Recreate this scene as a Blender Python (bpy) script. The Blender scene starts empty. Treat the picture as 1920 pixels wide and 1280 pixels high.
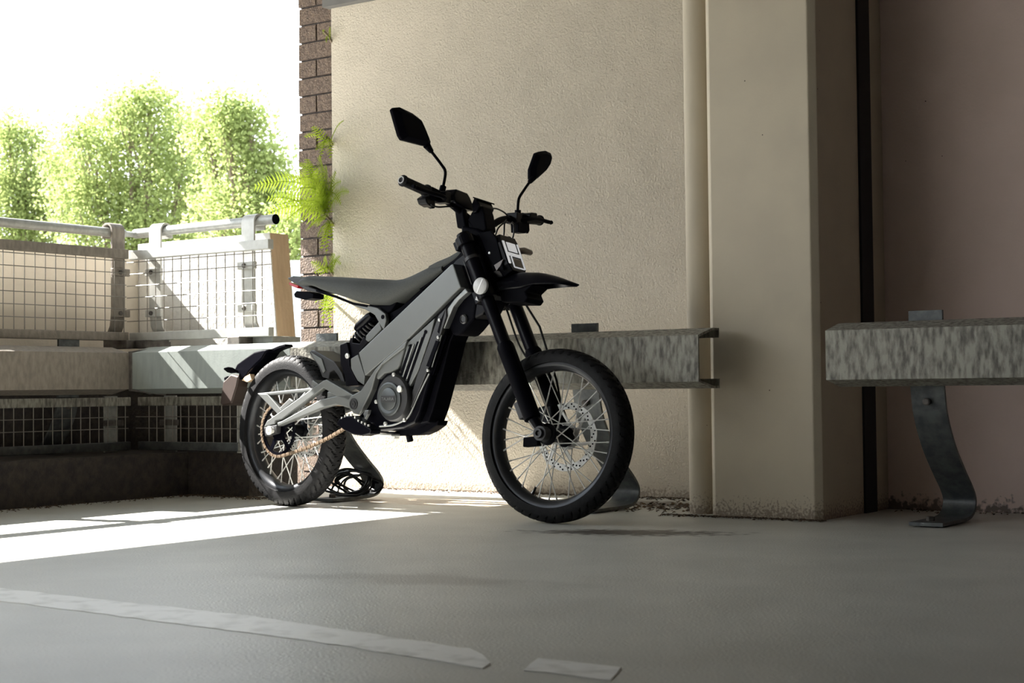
import bpy, bmesh, math, random
from mathutils import Vector, Matrix
random.seed(7)
SC = bpy.context.scene
COL = SC.collection
PI = math.pi

# ------------------------------------------------------------------ camera
# world axes: x runs along the rear wall, y goes into that wall, z is up
FPX, PITCH, ROLL, YAW, EYE = 3004.95, .029910, -.010828, .607635, .44
cy, sy, cp, sp, cr, sr = math.cos(YAW), math.sin(YAW), math.cos(PITCH), math.sin(PITCH), math.cos(ROLL), math.sin(ROLL)
_r = Vector((cy, sy, 0)); _f = Vector((-sy, cy, 0)); _u = Vector((0, 0, 1))
FW = _f * cp + _u * sp
_u2 = -_f * sp + _u * cp
RT = _r * cr + _u2 * sr
UP = -_r * sr + _u2 * cr
CAM = Vector((0, 0, EYE))
cam = bpy.data.objects.new('camera', bpy.data.cameras.new('camera'))
COL.objects.link(cam)
cam.data.sensor_width = 36
cam.data.lens = FPX / 1920 * 36
cam.data.clip_start = .05
cam.data.clip_end = 300
cam.matrix_world = Matrix(((RT.x, UP.x, -FW.x, CAM.x), (RT.y, UP.y, -FW.y, CAM.y), (RT.z, UP.z, -FW.z, CAM.z), (0, 0, 0, 1)))
SC.camera = cam
cam.data.dof.use_dof = True
cam.data.dof.focus_distance = 5.5
cam.data.dof.aperture_fstop = 9

# ------------------------------------------------------------------ sky, sun, exposure
SC.view_settings.view_transform = 'Standard'
SC.view_settings.look = 'None'
SC.view_settings.exposure = 0.8
SC.view_settings.gamma = 1
SC.view_settings.use_curve_mapping = False
world = bpy.data.worlds.new('sky'); SC.world = world
world.use_nodes = True
wn = world.node_tree.nodes; wl = world.node_tree.links
wb = wn['Background']
tc = wn.new('ShaderNodeTexCoord'); sx = wn.new('ShaderNodeSeparateXYZ'); wr = wn.new('ShaderNodeValToRGB')
wl.new(tc.outputs['Generated'], sx.inputs[0]); wl.new(sx.outputs['Z'], wr.inputs[0]); wl.new(wr.outputs[0], wb.inputs[0])
wr.color_ramp.elements[0].position = 0.0; wr.color_ramp.elements[0].color = (.42, .44, .40, 1)
wr.color_ramp.elements[1].position = .06; wr.color_ramp.elements[1].color = (.93, .97, 1.0, 1)
e = wr.color_ramp.elements.new(1.0); e.color = (.72, .87, 1.0, 1)
wb.inputs[1].default_value = 2.6
sun = bpy.data.objects.new('sun', bpy.data.lights.new('sun', 'SUN'))
COL.objects.link(sun)
SUND = Vector((1, .14, -.87)).normalized()
sun.rotation_euler = SUND.to_track_quat('-Z', 'Y').to_euler()
sun.data.energy = 22
sun.data.angle = .006
sun.data.color = (1, .96, .9)

# ------------------------------------------------------------------ projection helpers (pixel of the 1920x1280 photo -> point)
def ray(x, y):
    return RT * ((x - 960) / FPX) - UP * ((y - 640) / FPX) + FW
def at(x, y, ax, v):
    d = ray(x, y); return CAM + d * ((v - CAM[ax]) / d[ax])
class Frame:
    def __init__(s, M, O): s.M = M; s.O = O; s.T = M.transposed()
    def w(s, p): return s.O + s.M @ Vector(p)
    def hit(s, x, y, ax, v):
        d = s.T @ ray(x, y); o = s.T @ (CAM - s.O)
        return o + d * ((v - o[ax]) / d[ax])
    def bp(s, x, y, yc): return s.hit(x, y, 1, yc)
    def bx(s, x, y, xc): return s.hit(x, y, 0, xc)

# ------------------------------------------------------------------ materials
MATS = {}
def lin(c): return tuple(((v / 255) / 12.92 if v / 255 <= .04045 else ((v / 255 + .055) / 1.055) ** 2.4) for v in c)
def mat(name, c1, c2=None, scale=20, rough=.6, metal=0, bump=0, bscale=None, stretch=None, spots=None, detail=6, lo=.35, hi=.65, bdist=.01, coat=0, spec=None):
    m = bpy.data.materials.new(name); m.use_nodes = True
    nt = m.node_tree; N = nt.nodes; L = nt.links; b = N['Principled BSDF']
    b.inputs['Roughness'].default_value = rough; b.inputs['Metallic'].default_value = metal
    if coat: b.inputs['Coat Weight'].default_value = coat
    if spec is not None: b.inputs['Specular IOR Level'].default_value = spec
    t = N.new('ShaderNodeTexCoord'); mp = N.new('ShaderNodeMapping')
    L.new(t.outputs['Object'], mp.inputs[0])
    if stretch: mp.inputs['Scale'].default_value = stretch
    out = None
    if c2 is None: c2 = tuple(v * .86 for v in c1)
    n = N.new('ShaderNodeTexNoise'); n.inputs['Scale'].default_value = scale; n.inputs['Detail'].default_value = detail
    L.new(mp.outputs[0], n.inputs['Vector'])
    r = N.new('ShaderNodeValToRGB'); r.color_ramp.elements[0].position = lo; r.color_ramp.elements[1].position = hi
    r.color_ramp.elements[0].color = (*c1, 1); r.color_ramp.elements[1].color = (*c2, 1)
    L.new(n.outputs['Fac'], r.inputs[0]); out = r.outputs[0]
    if spots:
        sc_, thr, col = spots
        v = N.new('ShaderNodeTexVoronoi'); v.inputs['Scale'].default_value = sc_
        L.new(t.outputs['Object'], v.inputs['Vector'])
        q = N.new('ShaderNodeMath'); q.operation = 'LESS_THAN'; q.inputs[1].default_value = thr
        L.new(v.outputs['Distance'], q.inputs[0])
        mx = N.new('ShaderNodeMix'); mx.data_type = 'RGBA'
        L.new(q.outputs[0], mx.inputs['Factor']); L.new(out, mx.inputs['A']); mx.inputs['B'].default_value = (*col, 1)
        out = mx.outputs['Result']
    L.new(out, b.inputs['Base Color'])
    if bump:
        bn = N.new('ShaderNodeTexNoise'); bn.inputs['Scale'].default_value = bscale or scale * 3; bn.inputs['Detail'].default_value = 3
        L.new(t.outputs['Object'], bn.inputs['Vector'])
        bb = N.new('ShaderNodeBump'); bb.inputs['Strength'].default_value = bump; bb.inputs['Distance'].default_value = bdist
        L.new(bn.outputs['Fac'], bb.inputs['Height']); L.new(bb.outputs[0], b.inputs['Normal'])
    MATS[name] = m
    return m
def mixin(m, fac_builder, col):
    """mix a second colour over the base colour of m; fac_builder(nodes, links) returns a factor socket"""
    N = m.node_tree.nodes; L = m.node_tree.links; b = N['Principled BSDF']
    src = b.inputs['Base Color'].links[0].from_socket
    mx = N.new('ShaderNodeMix'); mx.data_type = 'RGBA'
    L.new(fac_builder(N, L), mx.inputs['Factor']); L.new(src, mx.inputs['A']); mx.inputs['B'].default_value = (*col, 1)
    L.new(mx.outputs['Result'], b.inputs['Base Color'])
def grime(z0, z1, nscale, thr=.5, amt=1.0):
    """dirt that thins out with height, broken up by noise (object space z)"""
    def fb(N, L):
        t = N.new('ShaderNodeTexCoord'); s = N.new('ShaderNodeSeparateXYZ'); L.new(t.outputs['Object'], s.inputs[0])
        mr = N.new('ShaderNodeMapRange'); mr.inputs[1].default_value = z0; mr.inputs[2].default_value = z1
        mr.inputs[3].default_value = .34; mr.inputs[4].default_value = -.3
        L.new(s.outputs['Z'], mr.inputs[0])
        n = N.new('ShaderNodeTexNoise'); n.inputs['Scale'].default_value = nscale; n.inputs['Detail'].default_value = 8
        L.new(t.outputs['Object'], n.inputs['Vector'])
        a = N.new('ShaderNodeMath'); a.operation = 'ADD'; L.new(mr.outputs[0], a.inputs[0]); L.new(n.outputs['Fac'], a.inputs[1])
        r = N.new('ShaderNodeMapRange'); r.inputs[1].default_value = thr + .05; r.inputs[2].default_value = thr + .2; r.inputs[4].default_value = amt
        L.new(a.outputs[0], r.inputs[0]); return r.outputs[0]
    return fb
WALLC = (.60, .535, .44)
mat('stucco', WALLC, (.56, .50, .41), 9, .85, bump=.9, bscale=130, spots=(11, .022, (.12, .09, .07)), bdist=.006)
mixin(MATS['stucco'], grime(0, .10, 90, .57, .6), (.22, .16, .12))
mat('smooth_render', (.60, .53, .41), (.55, .485, .38), 5, .8, bump=.15, bscale=120, spots=(13, .03, (.10, .07, .06)), bdist=.003)
mixin(MATS['smooth_render'], grime(0, .16, 120, .60, .7), (.18, .13, .10))
mat('recess_render', (.80, .64, .58), (.74, .59, .53), 5, .85, bump=.2, bscale=110, spots=(13, .03, (.08, .05, .05)), bdist=.004)
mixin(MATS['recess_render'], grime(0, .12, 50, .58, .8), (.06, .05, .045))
mat('white_parapet', (.84, .82, .78), (.77, .75, .71), 12, .85, bump=.4, bscale=60, bdist=.005)
mat('beige_parapet', (.80, .73, .62), (.74, .67, .57), 6, .85, bump=.15, bscale=60, spots=(6, .035, (.10, .08, .07)))
mat('tan_concrete', (.78, .58, .38), (.68, .49, .31), 10, .85, stretch=(5, 5, .6), bump=.3, bscale=50, spots=(16, .06, (.14, .08, .05)))
mat('dark_render', (.24, .185, .16), (.21, .165, .14), 5, .85)
mat('shaded_concrete', (.030, .026, .026), (.055, .045, .038), 30, .9, bump=.8, bscale=70, bdist=.01)  # rough concrete; shade under the guard rails put into its colour
mat('galvanised', (.46, .47, .45), (.36, .37, .35), 45, .5, metal=.35, bump=.05, bscale=200)
mat('painted_steel', (.60, .60, .57), (.54, .54, .51), 40, .45, metal=.2)
mat('aged_galvanised', (.36, .35, .30), (.13, .12, .105), 70, .62, metal=.25, stretch=(1, 1, .30), bump=.2, bscale=120, detail=12, lo=.40, hi=.66)
mat('clean_galvanised', (.37, .41, .39), (.29, .325, .31), 40, .5, metal=.25, stretch=(1, 1, .25), bump=.05, bscale=150, lo=.25, hi=.75)
mat('brown_shaded_galvanised', (.30, .265, .225), (.20, .175, .15), 60, .6, metal=.2, stretch=(1, 1, .4), bump=.15, bscale=120, lo=.3, hi=.7)  # left beam's brown-grey; on the left railing the dark tone stands for shade
mat('leg_steel', (.13, .14, .14), (.075, .08, .085), 30, .5, metal=.5, bump=.15, bscale=90)
mat('dark_steel', (.16, .145, .13), (.09, .08, .075), 40, .6, metal=.4)
mat('wire', (.30, .28, .25), None, 40, .5, metal=.6)
mat('brick', (.175, .125, .095), (.10, .072, .058), 60, .9, bump=1.0, bscale=110, spots=(120, .22, (.30, .24, .19)), bdist=.008)
mat('mortar', (.06, .05, .05), (.10, .085, .08), 40, .95, bump=.5)
mat('concrete_soffit', (.16, .155, .15), (.13, .125, .12), 5, .9, bump=.2)
mat('black_seal', (.012, .012, .014), None, 20, .7)
mat('asphalt', (.60, .60, .555), (.52, .52, .48), 3.5, .42, bump=.5, bscale=150, detail=10, bdist=.003, spec=.8)
mat('line_paint', (.62, .62, .58), (.52, .52, .48), 30, .7, bump=.3, bscale=170, bdist=.004)
mat('frame_grey', (.155, .162, .160), (.150, .157, .155), 30, .42, metal=.35)
mat('frame_edge', (.30, .31, .31), None, 30, .4, metal=.5)
mat('motor_grey', (.075, .082, .085), None, 30, .38, metal=.35)
mat('cover_dark', (.045, .045, .048), None, 30, .42, metal=.3)
mat('black_plastic', (.0035, .0035, .006), None, 40, .5, spec=.03)
mat('gloss_black', (.003, .003, .006), None, 40, .28, spec=.12)
mat('seat_fabric', (.062, .066, .064), (.050, .054, .052), 220, .75, bump=.12, bscale=500, bdist=.002)
mat('rubber', (.012, .012, .013), (.008, .008, .009), 60, .6, bump=.1, spec=.15)
mat('rim_black', (.035, .037, .042), None, 30, .33, metal=.6)
mat('spoke_steel', (.85, .85, .84), None, 30, .3, metal=.45)
mat('disc_steel', (.80, .80, .78), (.72, .72, .70), 80, .42, metal=.25)
mat('chain_gold', (.36, .27, .19), (.24, .18, .13), 120, .45, metal=.6)
mat('white_glow', (.90, .91, .92), None, 30, .25)
_wl = MATS['white_glow'].node_tree.nodes['Principled BSDF']; _wl.inputs['Emission Color'].default_value = (.95, .97, 1, 1); _wl.inputs['Emission Strength'].default_value = .22  # weak glow added to brighten these whites, the unlit reflector line included
mat('smoked_lens', (.10, .08, .07), None, 30, .12)
mat('reflector_grey', (.62, .62, .63), None, 400, .35)
mat('amber', (.32, .10, .03), None, 30, .2)
mat('signal_brown', (.10, .07, .06), None, 30, .25)
mat('red_lens', (.45, .01, .015), None, 30, .2)
mat('flap_brown', (.045, .028, .022), None, 30, .5)
mat('cable_black', (.006, .007, .009), None, 30, .4, spec=.3)
mat('bark', (.22, .17, .12), None, 20, .9, bump=.5)
mat('litter', (.13, .085, .05), (.05, .035, .025), 60, .9)
mat('far_paint', (.62, .70, .74), None, 5, .8)
mat('mirror_glass', (.75, .75, .75), None, 5, .03, metal=1)

def leafmat(name, c, ct, tr=.5):
    m = bpy.data.materials.new(name); m.use_nodes = True; N = m.node_tree.nodes; L = m.node_tree.links
    N.remove(N['Principled BSDF']); o = N['Material Output']
    t = N.new('ShaderNodeTexCoord'); n = N.new('ShaderNodeTexNoise'); n.inputs['Scale'].default_value = 3.5
    L.new(t.outputs['Object'], n.inputs['Vector'])
    r = N.new('ShaderNodeValToRGB'); r.color_ramp.elements[0].position = .35; r.color_ramp.elements[1].position = .65
    r.color_ramp.elements[0].color = (*c, 1); r.color_ramp.elements[1].color = (*[v * .72 for v in c], 1)
    L.new(n.outputs['Fac'], r.inputs[0])
    d = N.new('ShaderNodeBsdfDiffuse'); L.new(r.outputs[0], d.inputs[0])
    q = N.new('ShaderNodeBsdfTranslucent'); q.inputs[0].default_value = (*ct, 1)
    x = N.new('ShaderNodeMixShader'); x.inputs[0].default_value = tr
    L.new(d.outputs[0], x.inputs[1]); L.new(q.outputs[0], x.inputs[2]); L.new(x.outputs[0], o.inputs[0])
    MATS[name] = m
leafmat('tree_leaf', (.26, .31, .12), (.42, .49, .18), .45)  # washed-out distance haze put into the pale leaf colour
leafmat('fern_leaf', (.24, .34, .04), (.52, .64, .07), .5)

# floor: stains
def ell(cx, cy_, rx, ry, ang, ns=9, edge=.35):
    def fb(N, L):
        t = N.new('ShaderNodeTexCoord'); mp = N.new('ShaderNodeMapping'); mp.vector_type = 'TEXTURE'
        mp.inputs['Location'].default_value = (cx, cy_, 0); mp.inputs['Rotation'].default_value = (0, 0, ang); mp.inputs['Scale'].default_value = (rx, ry, 1)
        n = N.new('ShaderNodeTexNoise'); n.inputs['Scale'].default_value = ns; n.inputs['Detail'].default_value = 8
        L.new(t.outputs['Object'], mp.inputs[0]); L.new(t.outputs['Object'], n.inputs['Vector'])
        ln = N.new('ShaderNodeVectorMath'); ln.operation = 'LENGTH'; L.new(mp.outputs[0], ln.inputs[0])
        a = N.new('ShaderNodeMath'); a.operation = 'MULTIPLY_ADD'; a.inputs[1].default_value = 1.7; L.new(n.outputs['Fac'], a.inputs[0]); L.new(ln.outputs['Value'], a.inputs[2])
        r = N.new('ShaderNodeMapRange'); r.inputs[1].default_value = 1.75; r.inputs[2].default_value = 1.75 - edge; L.new(a.outputs[0], r.inputs[0])
        return r.outputs[0]
    return fb

# ------------------------------------------------------------------ mesh building
class MB:
    def __init__(s): s.v = []; s.f = []
    def add(s, vs, fs):
        o = len(s.v); s.v += [Vector(p) for p in vs]; s.f += [tuple(i + o for i in f) for f in fs]; return s
    def box(s, lo, hi):
        x0, y0, z0 = lo; x1, y1, z1 = hi
        return s.add([(x0, y0, z0), (x1, y0, z0), (x1, y1, z0), (x0, y1, z0), (x0, y0, z1), (x1, y0, z1), (x1, y1, z1), (x0, y1, z1)],
                     [(0, 3, 2, 1), (4, 5, 6, 7), (0, 1, 5, 4), (1, 2, 6, 5), (2, 3, 7, 6), (3, 0, 4, 7)])
    def obox(s, c, ax, ay, az, hx, hy, hz):
        c = Vector(c); ax = Vector(ax).normalized(); ay = Vector(ay).normalized(); az = Vector(az).normalized()
        p = [c + ax * (i * hx) + ay * (j * hy) + az * (k * hz) for k in (-1, 1) for i, j in ((-1, -1), (1, -1), (1, 1), (-1, 1))]
        return s.add(p, [(0, 3, 2, 1), (4, 5, 6, 7), (0, 1, 5, 4), (1, 2, 6, 5), (2, 3, 7, 6), (3, 0, 4, 7)])
    def prism(s, a, b):
        """a, b: matching lists of 3-D points for the two faces"""
        n = len(a)
        return s.add(list(a) + list(b), [tuple(range(n))[::-1], tuple(range(n, 2 * n))] + [(i, (i + 1) % n, n + (i + 1) % n, n + i) for i in range(n)])
    def tube(s, path, r, seg=10, closed=False, caps=True):
        P = [Vector(p) for p in path]; n = len(P)
        R = r if isinstance(r, (list, tuple)) else [r] * n
        T = []
        for i in range(n):
            if closed: t = P[(i + 1) % n] - P[i - 1]
            else: t = P[min(i + 1, n - 1)] - P[max(i - 1, 0)]
            T.append(t.normalized())
        ref = Vector((0, 0, 1)) if abs(T[0].z) < .9 else Vector((1, 0, 0))
        nx = T[0].cross(ref).normalized(); vs = []
        for i in range(n):
            nx = (nx - T[i] * nx.dot(T[i])).normalized(); ny = T[i].cross(nx)
            for k in range(seg):
                a = 2 * PI * k / seg
                vs.append(P[i] + (nx * math.cos(a) + ny * math.sin(a)) * R[i])
        fs = []
        for i in range(n if closed else n - 1):
            j = (i + 1) % n
            for k in range(seg):
                k2 = (k + 1) % seg
                fs.append((i * seg + k, i * seg + k2, j * seg + k2, j * seg + k))
        if caps and not closed:
            fs.append(tuple(range(seg))[::-1]); fs.append(tuple((n - 1) * seg + k for k in range(seg)))
        return s.add(vs, fs)
    def lathe(s, prof, c, axis, seg=48, e1=None, closed=False, disp=None):
        """prof: list of (along axis, radius)"""
        c = Vector(c); A = Vector(axis).normalized()
        if e1 is None: e1 = A.cross(Vector((0, 0, 1)) if abs(A.z) < .9 else Vector((1, 0, 0)))
        e1 = (Vector(e1) - A * Vector(e1).dot(A)).normalized(); e2 = A.cross(e1)
        n = len(prof); vs = []
        for k in range(seg):
            a = 2 * PI * k / seg; d = e1 * math.cos(a) + e2 * math.sin(a)
            for h, rr in prof:
                if disp: rr = rr + disp(a, h, rr)
                vs.append(c + A * h + d * rr)
        fs = []
        for k in range(seg):
            k2 = (k + 1) % seg
            for i in range(n if closed else n - 1):
                j = (i + 1) % n
                fs.append((k * n + i, k * n + j, k2 * n + j, k2 * n + i))
        if not closed:
            if prof[0][1] > 1e-6: fs.append(tuple(k * n for k in range(seg)))
            if prof[-1][1] > 1e-6: fs.append(tuple(k * n + n - 1 for k in range(seg))[::-1])
        return s.add(vs, fs)
    def xf(s, fr):
        s.v = [fr.w(p) for p in s.v]; return s
    def build(s, name, material, parent=None, bevel=0, smooth=False, label=None, seg=2, angle=None, merge=False):
        me = bpy.data.meshes.new(name)
        off = Vector(parent['_o']) if parent is not None and '_o' in parent else Vector((0, 0, 0))
        me.from_pydata([tuple(p - off) for p in s.v], [], s.f)
        bm = bmesh.new(); bm.from_mesh(me)
        if merge: bmesh.ops.remove_doubles(bm, verts=bm.verts, dist=1e-5)
        bmesh.ops.recalc_face_normals(bm, faces=bm.faces); bm.to_mesh(me); bm.free()
        ob = bpy.data.objects.new(name, me); COL.objects.link(ob)
        me.materials.append(MATS[material] if isinstance(material, str) else material)
        if parent is not None:
            ob.parent = parent; ob['_o'] = tuple(off)
        if smooth:
            for p in me.polygons: p.use_smooth = True
            try: me.set_sharp_from_angle(angle=angle or math.radians(40))
            except Exception: pass
        if bevel:
            b = ob.modifiers.new('bevel', 'BEVEL'); b.width = bevel; b.segments = seg; b.limit_method = 'ANGLE'; b.angle_limit = math.radians(35)
        if label: ob['label'] = label
        return ob
def thing(name, loc, label, cat, group=None):
    o = bpy.data.objects.new(name, None); COL.objects.link(o); o.location = loc; o['_o'] = tuple(loc)
    o['label'] = label; o['category'] = cat
    if group: o['group'] = group
    o.empty_display_size = .1
    return o
def tag(o, label, cat, group=None, kind=None):
    if label: o['label'] = label
    if cat: o['category'] = cat
    if group: o['group'] = group
    if kind: o['kind'] = kind
    return o
def struct(o): o['kind'] = 'structure'; return o
def smoothpath(P, n=8):
    """Catmull-Rom through P"""
    P = [Vector(p) for p in P]; Q = [P[0] * 2 - P[1]] + P + [P[-1] * 2 - P[-2]]; out = []
    for i in range(1, len(Q) - 2):
        for k in range(n):
            t = k / n; a, b, c, d = Q[i - 1], Q[i], Q[i + 1], Q[i + 2]
            out.append(.5 * ((2 * b) + (c - a) * t + (2 * a - 5 * b + 4 * c - d) * t * t + (3 * b - a - 3 * c + d) * t ** 3))
    out.append(P[-1]); return out

# ------------------------------------------------------------------ the building
mbx = lambda lo, hi: MB().box(lo, hi)
fl = MB().box((-9, -9, -.3), (7, 5.62, 0))
fl.box((-9, 5.62, -.3), (7, 9, -.001))
floor = struct(fl.build('floor', 'asphalt'))
A = MATS['asphalt']
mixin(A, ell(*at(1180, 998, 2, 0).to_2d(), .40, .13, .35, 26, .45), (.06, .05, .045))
mixin(A, ell(*at(1240, 945, 2, 0).to_2d(), .42, .22, 0, 12, .5), (.12, .095, .075))
mixin(A, ell(*at(800, 940, 2, 0).to_2d(), .75, .22, 0, 14, .45), (.36, .28, .20))
mixin(A, ell(*at(760, 1085, 2, 0).to_2d(), .5, .14, .3, 5, .5), (.40, .395, .36))
ZC = 2.6
struct(mbx((-6.52, -9, ZC), (7, 5.0, 2.9)).build('ceiling', 'concrete_soffit'))
struct(mbx((-6.82, 5.0, ZC), (7, 5.9, 2.9)).build('trim_1', 'concrete_soffit'))  # added overhang, shaped to set the shadow edge on the rear wall
struct(mbx((-4.915, 5.62, 0), (-2.3, 6.1, ZC)).build('wall_rear', 'stucco'))
struct(mbx((-2.3, 5.47, 0), (7, 6.1, ZC)).build('wall_recess', 'recess_render'))
struct(mbx((6.7, -9, 0), (7, 5.47, ZC)).build('wall_right', 'dark_render'))
struct(mbx((-5.75, -9, 0), (6.7, -8.7, ZC)).build('wall_near', 'dark_render'))
struct(mbx((-2.6, -2.6, 0), (-2.0, 1.5, ZC)).build('pillar', 'smooth_render', bevel=.004))['label'] = 'unseen wide rendered block added beside the camera to shade the floor on the right'  # unseen block added to keep side light off the right floor
# lintel band over the wall
struct(mbx((-4.93, 5.575, 2.222), (-2.6, 5.64, ZC)).build('trim_2', 'concrete_soffit'))
# pillar
X0, X1, Y0, CH = -2.583, -2.175, 4.885, .022
pl = [(X0 + CH, Y0), (X1 - CH, Y0), (X1, Y0 + CH), (X1, 5.62), (X0, 5.62), (X0, Y0 + CH)]
pil = MB().prism([(x, y, 0) for x, y in pl], [(x, y, ZC) for x, y in pl]).build('pillar', 'smooth_render', bevel=.003)
struct(pil); pil['label'] = 'square beige rendered concrete pillar with chamfered corners'
struct(mbx((-2.18, 5.245, 0), (-2.166, 5.345, ZC)).build('trim_3', 'black_seal'))
# parapet, left: concrete, its near stretch lower
struct(mbx((-5.78, 4.02, .46), (-5.60, 5.2, 1.095)).build('wall_left', 'beige_parapet'))
struct(mbx((-5.78, -9, .46), (-5.60, 4.02, .93)).build('wall_left_low', 'beige_parapet'))
# parapet facing the camera, battered end
pr = [(-5.60, .46), (-4.716, .46), (-4.775, 1.125), (-5.60, 1.125)]
pa = MB().prism([(x, 5.05, z) for x, z in pr], [(x + .0, 5.165, z) for x, z in pr]).build('wall_parapet', 'white_parapet', bevel=.004)
struct(pa)
pe = MB().prism([(-4.716, 5.052, .46), (-4.714, 5.052, .46), (-4.773, 5.052, 1.124), (-4.775, 5.052, 1.124)],
                [(-4.716, 5.164, .46), (-4.714, 5.164, .46), (-4.773, 5.164, 1.124), (-4.775, 5.164, 1.124)]).build('trim_4', 'tan_concrete')
struct(pe)
# plinth under both parapets, darkened to stand for the shade there
struct(mbx((-5.60, 5.0, 0), (-4.76, 5.2, .46)).build('trim_5', 'shaded_concrete'))
struct(mbx((-5.78, -9, 0), (-5.60, 5.2, .46)).build('trim_6', 'shaded_concrete'))
kb = MB().box((-5.12 - .0, 4.90, 0), (-4.76, 5.0, .185)); kb.box((-5.60, 4.90, 0), (-5.12, 5.0, .185)); kb.box((-5.60, -9, 0), (-5.12, 4.90, .185))
struct(kb.build('baseboard_left', 'shaded_concrete'))
struct(mbx((-6.2, 5.66, 0), (-5.14, 5.8, .5)).build('trim_7', 'brick'))
# brick pier: real courses over a mortar core
bk = MB(); mo = MB()
mo.box((-5.128, 5.650, 0), (-4.917, 6.1, ZC))
zj = at(559, 50, 1, 5.64).z % .0843
z = zj - .0843; i = 0
while z < ZC:
    z0, z1 = max(0, z + .0045), min(ZC, z + .0843 - .0045)
    if z1 > z0:
        j = lambda: random.uniform(-.003, .003)
        n0 = round((at(559, 50, 1, 5.64).z - (z + .0843)) / .0843)
        cuts = [(-5.136, -4.918)] if (n0 % 2) else [(-5.136, -5.030), (-5.022, -4.918)]
        for a, b in cuts: bk.box((a + j(), 5.640 + j(), z0), (b, 5.80, z1))
        # the side face, seen edge-on
        for a, b in ([(5.81, 6.1)] if n0 % 2 else [(5.81, 5.95), (5.96, 6.1)]): bk.box((-5.136 + j(), a, z0), (-5.03, b, z1))
    z += .0843
bp_ = thing('brick_pier', (-5.03, 5.85, 0), 'narrow dark brown brick pier at the open end of the beige wall', 'brick pier')
bk.build('brickwork', 'brick', bp_, bevel=.004)
mo.build('mortar', 'mortar', bp_)
# downpipe beside the pillar
dp = thing('downpipe', (-2.675, 4.995, 0), 'round beige painted downpipe against the left side of the pillar', 'pipe')
MB().tube([(-2.668, 4.995, 0), (-2.668, 4.995, 2.599)], .046, 32).build('pipe', 'smooth_render', dp, smooth=True)
b_ = MB()
for zz in (2.45,): b_.tube([(-2.668, 4.995, zz), (-2.668, 4.995, zz + .03)], .050, 24)
b_.box((-2.63, 4.97, 2.44), (-2.588, 5.02, 2.49))
b_.build('bracket', 'smooth_render', dp)

# ------------------------------------------------------------------ guard rails (folded steel beam on sprung strap legs)
LEGP = [(4.835, .672), (4.835, .50), (4.84, .43), (4.865, .34), (4.93, .245), (5.02, .16), (5.085, .105), (5.112, .065), (5.09, .028), (5.03, .012), (4.90, .010), (4.80, .010)]
def strap(prof, x0, x1, th=.011, fn=None):
    P = [Vector((0, a, b)) for a, b in prof]
    P = [P[0]] + smoothpath(P[1:], 7)
    n = len(P); A_ = []; B_ = []
    for i in range(n):
        t = (P[min(i + 1, n - 1)] - P[max(i - 1, 0)]).normalized(); nn = Vector((0, -t.z, t.y))
        A_.append(P[i] + nn * th / 2); B_.append(P[i] - nn * th / 2)
    m = MB(); vs = []
    for i in range(n):
        for x, q in ((x0, A_[i]), (x1, A_[i]), (x1, B_[i]), (x0, B_[i])): vs.append((x, q.y, q.z))
    fs = [(0, 1, 2, 3), (4 * n - 1, 4 * n - 2, 4 * n - 3, 4 * n - 4)]
    for i in range(n - 1):
        for k in range(4): fs.append((4 * i + k, 4 * i + (k + 1) % 4, 4 * i + 4 + (k + 1) % 4, 4 * i + 4 + k))
    m.add(vs, fs)
    if fn: m.v = [Vector(fn(p)) for p in m.v]
    return m
def beamprof(y0, z0, z1, th=.008):
    """open folded section, (y, z) pairs, outside then inside"""
    d1, d2 = .105, .15
    outs = [(y0 + d2, z0 - .022), (y0 + d1, z0 - .022), (y0, z0), (y0, z1), (y0 + d1, z1 + .026), (y0 + d2, z1 + .026)]
    outs = [(y0 + d2, z0 + .010)] + outs + [(y0 + d2, z1 - .006)]
    ins = [(y0 + d2 - th, z0 + .010), (y0 + d2 - th, z0 - .022 + th), (y0 + d1 + .002, z0 - .022 + th), (y0 + th, z0 + .006), (y0 + th, z1 - .006), (y0 + d1, z1 + .026 - th), (y0 + d2 - th, z1 + .026 - th), (y0 + d2 - th, z1 - .006)]
    return outs, ins
def beam(x0, x1, slope=0.0, mir=None, skew0=0, skew1=0):
    """x0..x1 along the wall; mir maps the point afterwards"""
    YF = 4.66; outs, ins = beamprof(YF, .459, .6125)
    m = MB(); loop = outs + ins[::-1]; n = len(loop)
    def P(x, sk, a, b):
        xx = x + sk * (a - YF); return Vector((xx, a, b + slope * (xx - x0)))
    vs = [P(x0, skew0, a, b) for a, b in loop] + [P(x1, skew1, a, b) for a, b in loop]
    fs = [(i, (i + 1) % n, n + (i + 1) % n, n + i) for i in range(n)]
    k = len(outs)
    for o in (0, n):
        for i in range(k - 1): fs.append((o + i, o + i + 1, o + n - 2 - i, o + n - 1 - i))
    m.add(vs, fs)
    if mir: m.v = [Vector(mir(p)) for p in m.v]
    return m
def rail_legs(root, xs, mir=None):
    first = None
    for x in xs:
        lg = strap(LEGP, x - .054, x + .054, .011, mir).build('leg', 'leg_steel', root, smooth=True)
        m = MB(); m.lathe([(-.004, .012), (.008, .012), (.010, .008)], (x - .002, 4.835, .388), (0, -1, 0), 12)
        if mir: m.v = [Vector(mir(p)) for p in m.v]
        m.build('bolt', 'dark_steel', lg)
        m = MB(); m.lathe([(-.004, .013), (.012, .013), (.014, .009)], (x - .01, 4.87, .016), (0, 0, 1), 6)
        if mir: m.v = [Vector(mir(p)) for p in m.v]
        m.build('anchor_bolt', 'dark_steel', lg)
gr = thing('guard_rail', (-3.85, 4.75, 0), 'long galvanised steel guard rail behind the motorcycle, ending just left of the downpipe', 'guard rail')
beam(-4.30, -2.498).build('beam', 'aged_galvanised', gr)
beam(-5.215, -4.302).build('beam', 'clean_galvanised', gr, label='cleaner pale end section of the beam')
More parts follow.
